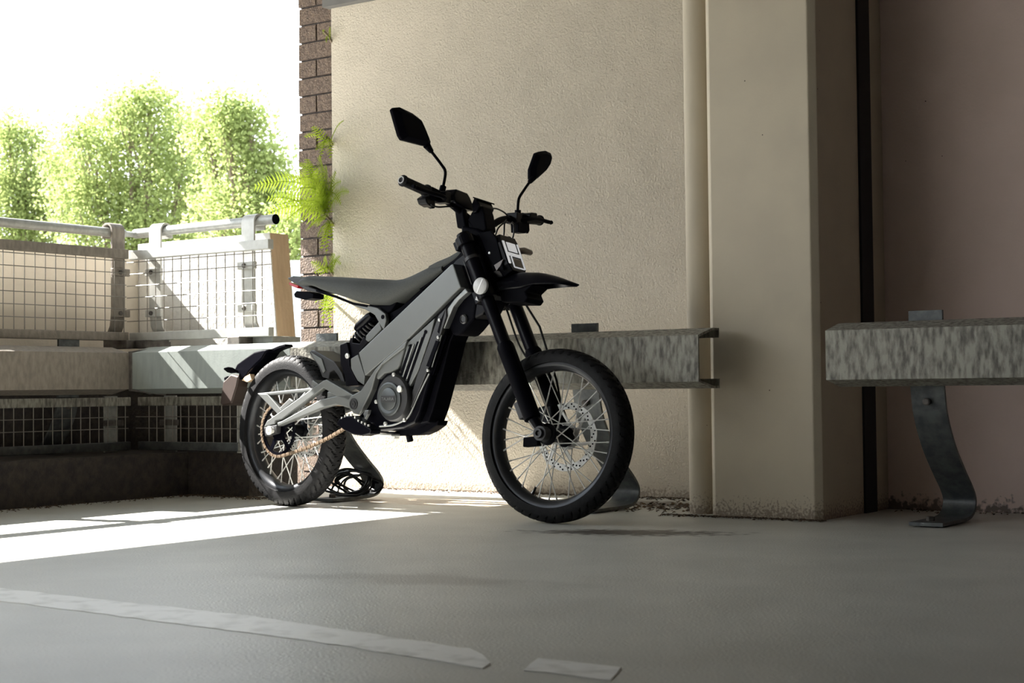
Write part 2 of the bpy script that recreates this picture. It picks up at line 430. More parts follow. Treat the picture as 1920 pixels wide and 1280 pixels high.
m = MB(); m.prism([(-5.222, 4.655, .452), (-5.205, 4.655, .452), (-5.16, 4.81, .43), (-5.17, 4.81, .43)], [(-5.222, 4.655, .618), (-5.205, 4.655, .618), (-5.16, 4.81, .642), (-5.17, 4.81, .642)])
m.build('end_plate', 'dark_steel', gr)
rail_legs(gr, (-3.045, -4.262))
gr2 = thing('guard_rail', (-1, 4.75, 0), 'weathered grey steel guard rail on a curved leg, right of the pillar', 'guard rail')
beam(-2.05, 1.6, skew0=0).build('beam', 'aged_galvanised', gr2)
rail_legs(gr2, (-1.79, -.55, .7))
swap = lambda p: (-(p[1] - 4.66) - 5.22, p[0], p[2])      # along the left side: x into the parapet
gr3 = thing('guard_rail', (-5.3, 2, 0), 'dull brown-grey steel guard rail low along the left parapet', 'guard rail')
mir3 = lambda p: (-5.22 - (p[1] - 4.66), 4.66 + (p[0] + 5.22), p[2])
beam(-5.225, -12.5, mir=mir3).build('beam', 'brown_shaded_galvanised', gr3)
rail_legs(gr3, (-5.40, -6.65, -7.9), mir3)

# ------------------------------------------------------------------ mesh railings over and under the guard rails
MIRL = lambda p: (-5.38 - (p[1] - 4.84), 4.82 + (p[0] + 5.42), p[2])   # map "facing" coordinates to the left side
STRAPU = [(4.893, .66), (4.905, .70), (4.915, .745), (4.90, .80), (4.893, .86)]
def strap_u(x, mir, low=False):
    m = MB(); w = .036
    prof = [(4.945, .668), (4.925, .695), (4.902, .735), (4.893, .80), (4.893, 1.02)]
    A_ = [Vector((0, a, b)) for a, b in prof] + [Vector((0, 4.893, 1.155))]
    A_ += [Vector((0, 4.925 - .032 * math.cos(t), 1.155 + .032 * math.sin(t))) for t in [PI * k / 12 for k in range(1, 13)]] + [Vector((0, 4.957, 1.125))]
    n = len(A_); vs = []; th = .009
    for i in range(n):
        t = (A_[min(i + 1, n - 1)] - A_[max(i - 1, 0)]).normalized(); nn = Vector((0, -t.z, t.y))
        for xx, q in ((x - w, A_[i] + nn * th / 2), (x + w, A_[i] + nn * th / 2), (x + w, A_[i] - nn * th / 2), (x - w, A_[i] - nn * th / 2)): vs.append((xx, q.y, q.z))
    fs = [(0, 1, 2, 3), (4 * n - 1, 4 * n - 2, 4 * n - 3, 4 * n - 4)]
    for i in range(n - 1):
        for k in range(4): fs.append((4 * i + k, 4 * i + (k + 1) % 4, 4 * i + 4 + (k + 1) % 4, 4 * i + 4 + k))
    m.add(vs, fs); m.v = [Vector(mir(p)) for p in m.v]; return m
def railing(root, xa, xb, straps, mir, m1, m2, wires_from):
    idm = mir
    def bld(m, name, mt, parent=root, **k):
        m.v = [Vector(idm(p)) for p in m.v]; return m.build(name, mt, parent, **k)
    bld(MB().box((xa, 4.84, 1.030), (xb, 4.872, 1.071)), 'top_rail', m1, bevel=.003)
    bld(MB().box((xa, 4.84, .670), (xb, 4.872, .708)), 'bottom_rail', m1, bevel=.003)
    w = MB(); x = wires_from
    while x < xb - .005:
        if x > xa: w.tube([(x, 4.862, .70), (x, 4.862, 1.04)], .0021, 6)
        x += .0531
    z = .759
    while z < 1.03:
        w.tube([(xa - .03, 4.857, z), (xb, 4.857, z)], .0021, 6); z += .0522
    bld(w, 'wire_mesh', 'wire')
    for sx_ in straps:
        st = strap_u(sx_, idm).build('post_strap', m2, root, smooth=True, angle=math.radians(50))
        for zz in (.792, .972):
            c = bld(MB().box((sx_ - .046, 4.872, zz - .016), (sx_ + .052, 4.889, zz + .016)), 'clamp', m2, st, bevel=.003)
            bl = MB().lathe([(-.003, .010), (.006, .010), (.010, .006)], (sx_ - .005, 4.872, zz), (0, -1, 0), 8); bld(bl, 'bolt', 'dark_steel', st)
        bld(MB().box((sx_ - .035, 4.80, .636), (sx_ + .035, 4.95, .672)), 'foot_block', 'dark_steel', st, bevel=.003)
ident = lambda p: p
r1 = thing('railing', (-5.0, 4.86, .63), 'sunlit white wire mesh railing panel facing the camera, with round handrail ending in the open', 'railing')
railing(r1, -5.425, -4.584, (-5.312, -4.748), ident, 'painted_steel', 'painted_steel', -5.225 - .0531 * 3)
MB().tube([(-5.475, 4.925, 1.155), (-4.622, 4.925, 1.162)], .0215, 24).build('handrail', 'galvanised', r1, smooth=True)
MB().tube([(-4.6225, 4.925, 1.162), (-4.6195, 4.925, 1.162)], .0217, 24).build('end_cap', 'black_plastic', r1, smooth=True)
MB().box((-4.73, 4.88, .636), (-4.60, 5.05, .672)).build('end_bracket', 'galvanised', r1, bevel=.003)
r2 = thing('railing', (-5.45, 2, .63), 'shaded grey wire mesh railing panel along the left edge, handrail on top', 'railing')
railing(r2, -12.0, -5.44, (-5.455, -6.62, -7.8, -9.0), MIRL, 'brown_shaded_galvanised', 'brown_shaded_galvanised', -12.0 + .02)
MB().tube([(-5.462, -1.9, 1.149), (-5.462, 4.845, 1.149)], .0205, 24).build('handrail', 'galvanised', r2, smooth=True)
MB().tube([(-5.462, 4.84, 1.149), (-5.47, 4.90, 1.150), (-5.43, 4.925, 1.154)], .013, 16).build('handrail_joint', 'galvanised', r2, smooth=True)
def low_mesh(root, xa, xb, straps, mir, w0):
    def bld(m, name, mt, parent=root, **k):
        m.v = [Vector(mir(p)) for p in m.v]; return m.build(name, mt, parent, **k)
    bld(MB().box((xa, 4.84, .386), (xb, 4.87, .424)), 'top_rail', 'aged_galvanised', bevel=.003)
    bld(MB().box((xa, 4.84, .194), (xb, 4.87, .230)), 'bottom_rail', 'leg_steel', bevel=.003)
    w = MB(); x = w0
    while x < xb - .01:
        if x > xa: w.tube([(x, 4.862, .22), (x, 4.862, .40)], .0021, 6)
        x += .0493
    for z in (.288, .338): w.tube([(xa - .03, 4.857, z), (xb, 4.857, z)], .0021, 6)
    bld(w, 'wire_mesh', 'wire')
    for s_ in straps:
        st = bld(MB().box((s_ - .036, 4.888, .186), (s_ + .036, 4.897, .43)), 'post_strap', 'galvanised')
        bld(MB().box((s_ - .045, 4.87, .300), (s_ + .055, 4.888, .325)), 'clamp', 'dark_steel', st)
r3 = thing('railing', (-5.0, 4.86, .19), 'dim low wire mesh panel under the guard rail, left of the rear wheel', 'railing')
low_mesh(r3, -5.371, -4.765, (-5.22,), ident, -5.323)
MB().box((-4.80, 4.872, .186), (-4.766, 4.897, .43)).build('end_post', 'painted_steel', r3)
r4 = thing('railing', (-5.45, 2, .19), 'dark low wire mesh panel beneath the left guard rail', 'railing')
low_mesh(r4, -12.0, -5.43, (-5.50, -6.7), MIRL, -12.0)

# ------------------------------------------------------------------ the motorcycle
RC = Vector((-4.253, 4.605, 0)); FC = Vector((-2.908, 4.417, 0))
fx = (FC - RC).normalized(); vy = Vector((fx.y, -fx.x, 0)); LEAN = math.radians(1.5)
BY = vy * math.cos(LEAN) + Vector((0, 0, 1)) * math.sin(LEAN); BZ = Vector((0, 0, 1)) * math.cos(LEAN) - vy * math.sin(LEAN)
def cols(a, b, c): return Matrix(((a.x, b.x, c.x), (a.y, b.y, c.y), (a.z, b.z, c.z)))
B = Frame(cols(fx, BY, BZ), RC)
RAKE = math.radians(27.5); DL = math.radians(-9)
AX = Vector((1.315, 0, .29)); ad = Vector((-math.sin(RAKE), 0, math.cos(RAKE)))
K = Matrix(((0, -ad.z, ad.y), (ad.z, 0, -ad.x), (-ad.y, ad.x, 0)))
RS = Matrix.Identity(3) + K * math.sin(DL) + (K @ K) * (1 - math.cos(DL))
S = Frame(B.M @ RS, B.O + B.M @ (AX - RS @ AX))
bike = thing('motorcycle', (-3.6, 4.5, 0), 'grey and black electric motorcycle parked beside the wall, front wheel turned', 'motorcycle')
def bpart(m, name, mt, parent=bike, fr=B, **k): return m.xf(fr).build(name, mt, parent, **k)
def plate(px, yc, y1, fr=B, grow=0):
    """outline seen in the photo taken at lateral plane yc, extruded to y1"""
    P = [fr.bp(x, y, yc) for x, y in px]
    return MB().prism([(p.x, yc, p.z) for p in P], [(p.x, y1, p.z) for p in P])
def bt(px, yc, fr=B): p = fr.bp(px[0], px[1], yc); return Vector((p.x, yc, p.z))
# --- wheels
def tire_profile(R, W, r0):
    pts = []; H = R - r0
    for k in range(25):
        t = PI * (k / 24); c = math.cos(t); s_ = math.sin(t)
        y = -W / 2 * math.copysign(abs(c) ** .72, c); r = r0 + H * (s_ ** .62 if s_ > 0 else 0)
        pts.append((y, r))
    return pts
def make_wheel(cx, R, W, r0, fr, hubw, side, nsp=36):
    c = (cx, 0, R); ydir = (0, 1, 0)
    rim = MB()
    rw = W * .36; ri = r0 - .020
    rim.lathe([(-rw, r0 + .006), (-rw + .004, r0 + .006), (-rw + .006, r0 - .008), (-rw * .45, ri + .003), (0, ri), (rw * .45, ri + .003), (rw - .006, r0 - .008), (rw - .004, r0 + .006), (rw, r0 + .006),
               (rw + .001, r0 - .006), (rw * .8, r0 - .020), (rw * .4, ri - .006), (0, ri - .007), (-rw * .4, ri - .006), (-rw * .8, r0 - .020), (-rw - .001, r0 - .006)], c, ydir, 96, closed=True)
    wheel = bpart(rim, 'wheel', 'rim_black', fr=fr, smooth=True, angle=math.radians(50))
    ti = MB()
    def disp(a, h, rr):
        if rr < R - .020: return 0
        s_ = 26; q = (a * s_ / (2 * PI) * 2 + abs(h) * 34 * (1 if h > 0 else 1)) % 1.0
        q2 = (a * s_ / (2 * PI) * 2 + .5 + abs(h) * 34) % 1.0
        d = 0
        if h > .006 and q < .2: d = -.0075
        if h < -.006 and q2 < .2: d = -.0075
        if rr < R - .013 and d: d *= .6
        return d
    ti.lathe(tire_profile(R, W, r0), c, ydir, 416, disp=disp, closed=True)
    ty = bpart(ti, 'tire', 'rubber', wheel, fr, smooth=True, angle=math.radians(28))
    # raised ring on the sidewall
    sr_ = MB()
    for sg in (-1, 1):
        y = sg * W * .492
        sr_.lathe([(y * .93, r0 + .012), (y * .965, r0 + .0135), (y * .97, r0 + .015), (y * .95, r0 + .017)], c, ydir, 96, closed=True)
    bpart(sr_, 'sidewall_ring', 'rubber', wheel, fr, smooth=True)
    hub = MB(); hw = hubw
    hub.lathe([(-hw, .012), (-hw, .026), (-hw + .006, .036), (-hw + .012, .036), (-hw + .018, .024), (hw - .018, .024), (hw - .012, .036), (hw - .006, .036), (hw, .026), (hw, .012)], c, ydir, 40)
    bpart(hub, 'hub', 'gloss_black', wheel, fr, smooth=True)
    for k in range(nsp):
        g = k // 4; ph = k % 4
        a0 = 2 * PI * (k + .5) / nsp
        sg = 1 if k % 2 else -1
        off = math.radians(58) * (1 if ph < 2 else -1)
        hx = Vector((math.cos(a0 + off) * .034, sg * (hw - .009), math.sin(a0 + off) * .034))
        rx = Vector((math.cos(a0) * (ri - .004), sg * .004, math.sin(a0) * (ri - .004)))
        C_ = Vector(c); sm = MB().tube([C_ + hx, C_ + rx], .0021, 6)
        d = (rx - hx).normalized(); sm.tube([C_ + rx - d * .016, C_ + rx + d * .002], .003, 6)
        bpart(sm, 'spoke', 'spoke_steel', wheel, fr)
    return wheel
def disc(c, R, w, y, fr, parent, name='brake_disc'):
    m = MB(); n = 72; vs = []; cx, cz = c
    Ri = R * .80
    # outer wavy ring with real holes approximated by slots between segments
    def ring(ra, rb, n, wave=0):
        vs = []; 
        for k in range(n):
            a = 2 * PI * k / n; r1 = rb * (1 + wave * math.sin(a * 10))
            for r_, yy in ((ra, y - w / 2), (r1, y - w / 2), (r1, y + w / 2), (ra, y + w / 2)):
                vs.append((cx + r_ * math.cos(a), yy, cz + r_ * math.sin(a)))
        fs = [(4 * k + i, 4 * k + (i + 1) % 4, 4 * ((k + 1) % n) + (i + 1) % 4, 4 * ((k + 1) % n) + i) for k in range(n) for i in range(4)]
        m.add(vs, fs)
    ring(R * .80, R, 120, .010)
    ring(.030, .044, 48)
    for k in range(6):
        a = 2 * PI * k / 6 + .3; b = a + .55
        p0 = Vector((cx + .04 * math.cos(a), y, cz + .04 * math.sin(a))); p1 = Vector((cx + Ri * 1.02 * math.cos(b), y, cz + Ri * 1.02 * math.sin(b)))
        d = (p1 - p0).normalized(); s_ = Vector((d.z, 0, -d.x))
        m.obox((p0 + p1) / 2, d, (0, 1, 0), s_, (p1 - p0).length / 2, w / 2 * .9, .005)
    o = bpart(m, name, 'disc_steel', parent, fr)
    h = MB()
    for k in range(60):
        a = 2 * PI * k / 60; rr = R * (.845, .90, .955)[k % 3]
        h.lathe([(-w / 2 - .0006, .0032), (w / 2 + .0006, .0032)], (cx + rr * math.cos(a), y, cz + rr * math.sin(a)), (0, 1, 0), 8)
    bpart(h, 'drill_holes', 'black_plastic', parent, fr)
    return o
RR, RF = .291, .2875
wr_ = make_wheel(0, RR, .092, .236, B, .062, 1)
wf_ = make_wheel(1.358, RF, .082, .240, S, .060, 1)
disc((1.358, RF), .115, .004, -.068, S, wf_)
disc((0, RR), .105, .004, -.070, B, wr_)
vs_ = Vector((1.358, 0, RF)) + Vector((-.38, 0, -.92)).normalized() * .222
bpart(MB().tube([vs_, vs_ * 1 + (Vector((1.358, 0, RF)) - vs_).normalized() * .035], .004, 8), 'valve_stem', 'rubber', wf_, S)
# axle ends
bpart(MB().lathe([(-.115, .006), (-.115, .017), (.105, .017), (.112, .015), (.112, .009), (.104, .007)], (1.358, 0, RF), (0, 1, 0), 24), 'axle', 'cover_dark', wf_, S, smooth=True)
bpart(MB().lathe([(-.115, .011), (.104, .011), (.106, .017), (.113, .017), (.113, .008), (.104, .006)], (0, 0, RR), (0, 1, 0), 20), 'axle', 'disc_steel', wr_, B, smooth=True)
# --- rear sprocket and chain (near side)
YS = .062
sp_ = MB()
def gear(m, cx, cz, ra, rb, n, y, w):
    vs = []; N_ = n * 2
    for k in range(N_):
        a = 2 * PI * k / N_; r1 = rb if k % 2 else rb - .006
        for r_, yy in ((ra, y - w / 2), (r1, y - w / 2), (r1, y + w / 2), (ra, y + w / 2)): vs.append((cx + r_ * math.cos(a), yy, cz + r_ * math.sin(a)))
    m.add(vs, [(4 * k + i, 4 * k + (i + 1) % 4, 4 * ((k + 1) % N_) + (i + 1) % 4, 4 * ((k + 1) % N_) + i) for k in range(N_) for i in range(4)])
SPR = .100
gear(sp_, 0, RR, .084, SPR, 48, YS, .005)
for k in range(5):
    a = 2 * PI * k / 5 + .4; p0 = Vector((.03 * math.cos(a), YS, RR + .03 * math.sin(a))); p1 = Vector((.087 * math.cos(a), YS, RR + .087 * math.sin(a)))
    d = (p1 - p0).normalized(); sp_.obox((p0 + p1) / 2, d, (0, 1, 0), Vector((d.z, 0, -d.x)), .030, .0025, .008)
sp_.lathe([(-.003, .040), (.003, .040)], (0, YS, RR), (0, 1, 0), 32)
bpart(sp_, 'sprocket', 'gloss_black', wr_)
fs_c = bt((672, 772), YS); FSR = .026
ch = MB(); pts = []
d_ = math.hypot(fs_c.x, fs_c.z - RR); base = math.atan2(fs_c.z - RR, fs_c.x); al = math.acos((SPR - FSR) / d_)
def circ(cx, cz, r, a): return Vector((cx + r * math.cos(a), YS, cz + r * math.sin(a)))
n_ = 60
a0, a1 = base + al, base + 2 * PI - al
for k in range(n_): pts.append(circ(0, RR, SPR, a0 + (a1 - a0) * k / n_))
p_, q_ = circ(0, RR, SPR, a1), circ(fs_c.x, fs_c.z, FSR, base - al)
for k in range(50):
    t = k / 50; v_ = p_.lerp(q_, t); v_.z -= .016 * math.sin(PI * t); pts.append(v_)
for k in range(12): pts.append(circ(fs_c.x, fs_c.z, FSR, base - al + 2 * al * k / 12))
p_, q_ = circ(fs_c.x, fs_c.z, FSR, base + al), circ(0, RR, SPR, a0)
for k in range(50): pts.append(p_.lerp(q_, k / 50))
# resample evenly into links
L_ = [0]
for i in range(len(pts)): L_.append(L_[-1] + (pts[(i + 1) % len(pts)] - pts[i]).length)
nl = int(L_[-1] / .0127 / 2) * 2; step = L_[-1] / nl; link = []; i = 0
for k in range(nl):
    s_ = k * step
    while L_[i + 1] < s_: i += 1
    t = (s_ - L_[i]) / (L_[i + 1] - L_[i]); link.append(pts[i].lerp(pts[(i + 1) % len(pts)], t))
for k in range(nl):
    a, b = link[k], link[(k + 1) % nl]; d = (b - a).normalized(); up = Vector((-d.z, 0, d.x)); w = .0065 if k % 2 else .0045
    for sg in (-1, 1): ch.obox((a + b) / 2 + Vector((0, sg * w, 0)), d, (0, 1, 0), up, step * .66, .0009, .0055 if k % 2 else .0048)
    ch.lathe([(-.0082, .0034), (.0082, .0034)], a, (0, 1, 0), 8)
bpart(ch, 'chain', 'chain_gold')
# --- swingarm (each side) and its brace
def arms(Y, t, name_parent):
    sg = 1 if t > 0 else -1
    m = MB()
    up = [(494, 801), (500, 789), (606, 713), (612, 711), (636, 725), (660, 739), (664, 748), (655, 752), (640, 746), (632, 744), (606, 727), (528, 786), (516, 789), (515, 795)]
    lo = [(521, 799), (519, 792), (528, 789), (600, 749), (634, 741), (662, 739), (667, 752), (662, 772), (655, 765), (645, 762), (630, 758), (600, 766)]
    top = [(480, 737), (577, 727), (590, 730), (579, 734), (505, 741), (500, 740)]
    bk_ = [(480, 737), (500, 738), (527, 769), (519, 777)]
    mid = [(521, 765), (540, 746), (548, 752), (527, 770)]
    for q, ex in ((up, 0), (lo, 0), (top, .004), (bk_, .004), (mid, .006)):
        P = [B.bp(x, y, .092) for x, y in q]
        m.prism([(p.x, Y - sg * ex, p.z) for p in P], [(p.x, Y - t + sg * ex, p.z) for p in P])
    return m
sw = bpart(arms(.092, .026, None), 'swingarm', 'frame_grey', bevel=.0035)
bpart(arms(-.092, -.026, None), 'swingarm_far_side', 'frame_grey', sw, bevel=.0035)
ax_pl = plate([(494, 801), (519, 796), (518, 812), (512, 814), (497, 818)], .0925, .070)
bpart(ax_pl, 'axle_plate', 'cover_dark', sw, bevel=.003)
cb = bt((655, 745), .0); bpart(MB().obox((cb.x, 0, cb.z), (1, 0, 0), (0, 1, 0), (0, 0, 1), .03, .085, .022), 'cross_tube', 'frame_grey', sw, bevel=.006)
cb = bt((622, 722), .0); bpart(MB().obox((cb.x, 0, cb.z), (1, 0, -.5), (0, 1, 0), (.5, 0, 1), .02, .085, .012), 'bridge', 'frame_grey', sw, bevel=.004)
# --- main frame beams
BEAM = [(672, 661), (845, 496), (849, 494), (864, 538), (763.5, 637), (684, 705)]
fr_ = bpart(plate(BEAM, .088, .040), 'frame_beam', 'frame_grey', bevel=.004, label='wide grey diagonal frame beam')
P = [B.bp(x, y, .088) for x, y in BEAM]
bpart(MB().prism([(p.x, -.088, p.z) for p in P], [(p.x, -.040, p.z) for p in P]), 'frame_beam', 'frame_grey', bevel=.004)
ARM = [(763, 637), (758, 652), (716, 684), (705, 700), (697, 730), (684, 758), (672, 778), (662, 775), (653, 763), (651, 752), (657, 742), (676, 732), (703, 692), (722, 672)]
side = bpart(plate(ARM, .094, .060), 'pivot_plate', 'frame_grey', bevel=.004)
pv = bt((663.5, 757), .094)
bpart(MB().lathe([(-.01, .021), (.003, .021), (.003, .017), (.001, .016), (.001, .011), (.004, .010), (.004, .004), (.002, .003)], pv, (0, 1, 0), 32), 'pivot_bolt', 'cover_dark', side, smooth=True)
# motor / battery body
BODY = [(696, 720), (700, 690), (764, 637), (866, 541), (851, 575), (833, 620), (808, 700), (788, 772), (778, 793), (756, 803), (712, 808), (697, 806), (688, 795), (676, 780), (684, 758)]
body = bpart(plate(BODY, .070, -.045), 'battery_case', 'gloss_black', bevel=.008, seg=3)
CH_ = [(808, 700), (800, 728), (786, 780), (778, 793), (756, 803), (770, 790), (790, 720)]
# ribbed chin and radiator fins on the front face
fin = MB()
for k in range(7):
    p = bt((812 + k * 1.0, 700), .0)
for k in range(9):
    yy = -.036 + k * .012
    a = bt((830, 625), .07); b2 = bt((806, 706), .07)
    fin.prism([(a.x - .002, yy - .002, a.z), (a.x + .010, yy - .002, a.z - .01), (b2.x + .010, yy - .002, b2.z + .01), (b2.x - .002, yy - .002, b2.z)],
              [(a.x - .002, yy + .002, a.z), (a.x + .010, yy + .002, a.z - .01), (b2.x + .010, yy + .002, b2.z + .01), (b2.x - .002, yy + .002, b2.z)])
bpart(fin, 'cooling_fins', 'black_plastic', body)
UPG = [(763, 638), (750, 683), (745, 692), (732, 698), (720, 700), (708, 712), (702, 704), (712, 686), (722, 673)]
bpart(plate(UPG, .086, .06), 'motor_housing', 'frame_grey', bevel=.006, seg=3)
mc = bt((729, 748), .105)
mo1 = MB().lathe([(-.035, .084), (-.012, .084), (-.004, .078), (-.004, .0)], mc + Vector((.012, 0, .004)), (0, 1, 0), 56)
mcov = bpart(mo1, 'motor_cover', 'cover_dark', smooth=True)
bpart(MB().lathe([(-.004, .060), (.001, .060), (.003, .056), (.003, .050), (.001, .046), (.001, 0)], mc, (0, 1, 0), 56), 'cover_disc', 'motor_grey', mcov, smooth=True)
bpart(MB().lathe([(0, .040), (.0035, .040), (.005, .037), (.005, 0)], mc + Vector((.001, 0, 0)), (0, 1, 0), 48), 'badge_disc', 'motor_grey', mcov, smooth=True)
bpart(MB().obox(mc + Vector((.001, .0052, .000)), (1, 0, 0), (0, 1, 0), (0, 0, 1), .036, .0012, .0125), 'badge_bar', 'cover_dark', mcov, bevel=.001)
def text_on(s_, size, loc, ex, ez, fr, mt, parent, name, thick=.0006):
    cu = bpy.data.curves.new(name, 'FONT'); cu.body = s_; cu.size = size; cu.align_x = 'CENTER'; cu.align_y = 'CENTER'; cu.extrude = thick
    tmp = bpy.data.objects.new('tmp', cu); COL.objects.link(tmp)
    dg = bpy.context.evaluated_depsgraph_get(); me = tmp.evaluated_get(dg).to_mesh()
    ex = Vector(ex).normalized(); ez = Vector(ez).normalized(); en = Vector((0, 1, 0))
    m = MB(); m.add([Vector(loc) + ex * v.co.x + ez * v.co.y + en * v.co.z for v in me.vertices], [tuple(p.vertices) for p in me.polygons])
    bpy.data.objects.remove(tmp)
    return bpart(m, name, mt, parent, fr)
text_on('TALARIA', .0158, mc + Vector((.001, .0068, 0)), (1, 0, 0), (0, 0, 1), B, 'frame_edge', mcov, 'badge_lettering')
for px in ((739, 701), (694, 745)):
    pass
def bolts(lst, y, parent, mt='spoke_steel', r=.0055, fr=B):
    for px in lst:
        q = bt(px, y, fr); bpart(MB().lathe([(-.004, r), (.002, r), (.0035, r * .75), (.0035, r * .4), (.001, r * .35), (.001, 0)], q, (0, 1, 0), 16), 'bolt', mt, parent, fr, smooth=True)
bolts([(738, 702), (758, 787), (705, 753), (722, 794)], .100, mcov, r=.007)
q = bt((750, 729), .104); bpart(MB().lathe([(-.02, .013), (.004, .012), (.006, .008), (.006, 0)], q, (0, 1, 0), 20), 'oil_cap', 'disc_steel', mcov, smooth=True)
# lower silver curved lip
lip = [bt(p, .074) for p in ((805, 700), (783, 745), (768, 778), (755, 789), (735, 797), (712, 799))]
bpart(MB().tube(smoothpath(lip, 6), .0035, 8), 'edge_trim', 'frame_edge', body, smooth=True)
# finned side panel
PAN = [(815, 596), (808, 625), (784, 695), (767, 727), (758, 722), (748, 702), (752, 690), (764, 642)]
pan = bpart(plate(PAN, .084, .06), 'side_panel', 'frame_grey', bevel=.003)
sl = MB()
for (a, b2) in (((771, 645), (751, 704)), ((784, 640), (757, 713)), ((797, 624), (763, 718))):
    for w_, in ((1,),):
        P = [B.bp(x, y, .0845) for x, y in ((a[0] - 2, a[1]), (a[0] + 2, a[1]), (b2[0] + 3, b2[1]), (b2[0] - 3, b2[1]))]
        sl.prism([(p.x, .0848, p.z) for p in P], [(p.x, .080, p.z) for p in P])
bpart(sl, 'slot_shade_strips', 'black_plastic', pan)  # raised dark strips: the slots' shade put into colour
rb = MB()
for (a, b2) in (((776, 645), (755, 708)), ((790, 632), (761, 716))):
    rb.tube([bt(a, .086), bt(b2, .086)], .0028, 8)
bpart(rb, 'panel_ribs', 'frame_edge', pan, smooth=True)
q = bt((798, 622), .085); bpart(MB().lathe([(-.003, .007), (.0012, .007)], q, (0, 1, 0), 16), 'hole', 'black_plastic', pan)
bolts([(767.5, 648), (751, 697), (764, 712)], .086, pan, 'cover_dark', .004)
COV = [(836, 577), (822, 591), (781, 706), (764, 762), (772, 764), (790, 722), (803, 690), (813, 665), (828, 620), (837, 592)]
cov = bpart(plate(COV, .082, .06), 'battery_cover', 'cover_dark', bevel=.003)
bolts([(824, 599.5), (821.5, 632), (802, 694)], .084, cov)
sl = MB()
for q in ([(834, 582), (829, 602), (823, 625), (820, 622), (826, 600)], [(817, 638), (823, 640), (806, 688), (799, 686)]):
    P = [B.bp(x, y, .083) for x, y in q]; sl.prism([(p.x, .0832, p.z) for p in P], [(p.x, .078, p.z) for p in P])
bpart(sl, 'cover_slots', 'black_plastic', cov)
bpart(MB().tube([bt((828, 628), .076), bt((810, 688), .076)], .0022, 8), 'edge_bar', 'frame_edge', cov, smooth=True)
STR = [(852, 560), (872, 540), (877, 547), (861, 561), (850, 575), (833, 616), (827, 614), (839, 578)]
bpart(plate(STR, .076, .05), 'side_strut', 'frame_edge', bevel=.003)
# steering head block and front shroud
HEAD = [(847, 494), (866, 470), (878, 455), (898, 458), (916, 520), (922, 560), (905, 590), (880, 602), (866, 545), (863, 539)]
P = [B.bp(x, y, .045) for x, y in HEAD]
head = bpart(MB().prism([(p.x, .045, p.z) for p in P], [(p.x, -.045, p.z) for p in P]), 'steering_head', 'gloss_black', bevel=.008)
sh = [(858, 575), (888, 552), (915, 550), (908, 598), (890, 620), (880, 630), (868, 630), (860, 615)]
P = [B.bp(x, y, 0) for x, y in sh]
bpart(MB().prism([(p.x, .05, p.z) for p in P], [(p.x, -.05, p.z) for p in P]), 'front_shroud', 'black_plastic', bevel=.010, seg=3)
SH2 = [(864, 540), (878, 556), (880, 590), (858, 610), (845, 640), (830, 700), (812, 768), (803, 792), (780, 796), (808, 700), (833, 616), (850, 575)]
P = [B.bp(x, y, .04) for x, y in SH2]
bpart(MB().prism([(p.x, .04, p.z) for p in P], [(p.x, -.04, p.z) for p in P]), 'down_tube_cover', 'black_plastic', bevel=.006)
kn = bt((871, 598), .05); bpart(MB().lathe([(-.02, .018), (.006, .017), (.009, .013), (.006, .010), (.006, 0)], kn, (0, 1, 0), 24), 'charge_port', 'cover_dark', smooth=True)
nm = B.bp(886, 506, .050); u_ = (B.bp(893, 526, .050) - B.bp(880, 487, .050)).normalized()
pa_, pb_ = bt((880, 487), .047), bt((893, 526), .047)
e_ = (pb_ - pa_).normalized()
hp = bpart(MB().obox((pa_ + pb_) / 2, e_, (0, 1, 0), (-e_.z, 0, e_.x), (pb_ - pa_).length / 2 + .004, .003, .009), 'name_plate', 'black_plastic', bevel=.001)
text_on('TALARIA', .0175, (pa_ + pb_) / 2 + Vector((0, .0035, 0)), e_, (-e_.z, 0, e_.x), B, 'reflector_grey', hp, 'lettering')
bpart(MB().tube([bt((869, 489), .048), bt((884, 533), .048)], .0013, 6), 'head_trim', 'frame_edge', head)
# --- seat, tank pad, tail
def loft(top, bot, wid, fr, n=40, yt=.02, yb=None, e=2.6, xs=None):
    T = [fr.bp(x, y, yt) for x, y in top]; Bo = [fr.bp(x, y, yb if yb is not None else yt) for x, y in bot]
    def itp(Pl, x):
        if x <= Pl[0].x: return Pl[0].z
        for a, b in zip(Pl, Pl[1:]):
            if a.x <= x <= b.x: return a.z + (b.z - a.z) * ((x - a.x) / max(1e-6, b.x - a.x))
        return Pl[-1].z
    def itw(t):
        for (a, wa), (b, wb_) in zip(wid, wid[1:]):
            if a <= t <= b: return wa + (wb_ - wa) * (t - a) / (b - a)
        return wid[-1][1]
    xa = min(T[0].x, Bo[0].x); xb_ = max(T[-1].x, Bo[-1].x)
    T.sort(key=lambda p: p.x); Bo.sort(key=lambda p: p.x)
    vs = []; seg = 28; m = MB()
    for i in range(n + 1):
        t = i / n; x = xa + (xb_ - xa) * t; zt, zb = itp(T, x), itp(Bo, x)
        if zt < zb + .004: zt = zb + .004
        zc = (zt + zb) / 2; h = (zt - zb) / 2; w = itw(t)
        for k in range(seg):
            a = 2 * PI * k / seg; c, s_ = math.cos(a), math.sin(a)
            yy = w * math.copysign(abs(c) ** (2 / e), c) * (1 - .16 * max(0, s_)); zz = zc + h * math.copysign(abs(s_) ** (2 / e), s_)
            vs.append((x, yy, zz))
    fs = [(i * seg + k, i * seg + (k + 1) % seg, (i + 1) * seg + (k + 1) % seg, (i + 1) * seg + k) for i in range(n) for k in range(seg)]
    fs += [tuple(range(seg))[::-1], tuple(n * seg + k for k in range(seg))]
    return m.add(vs, fs)
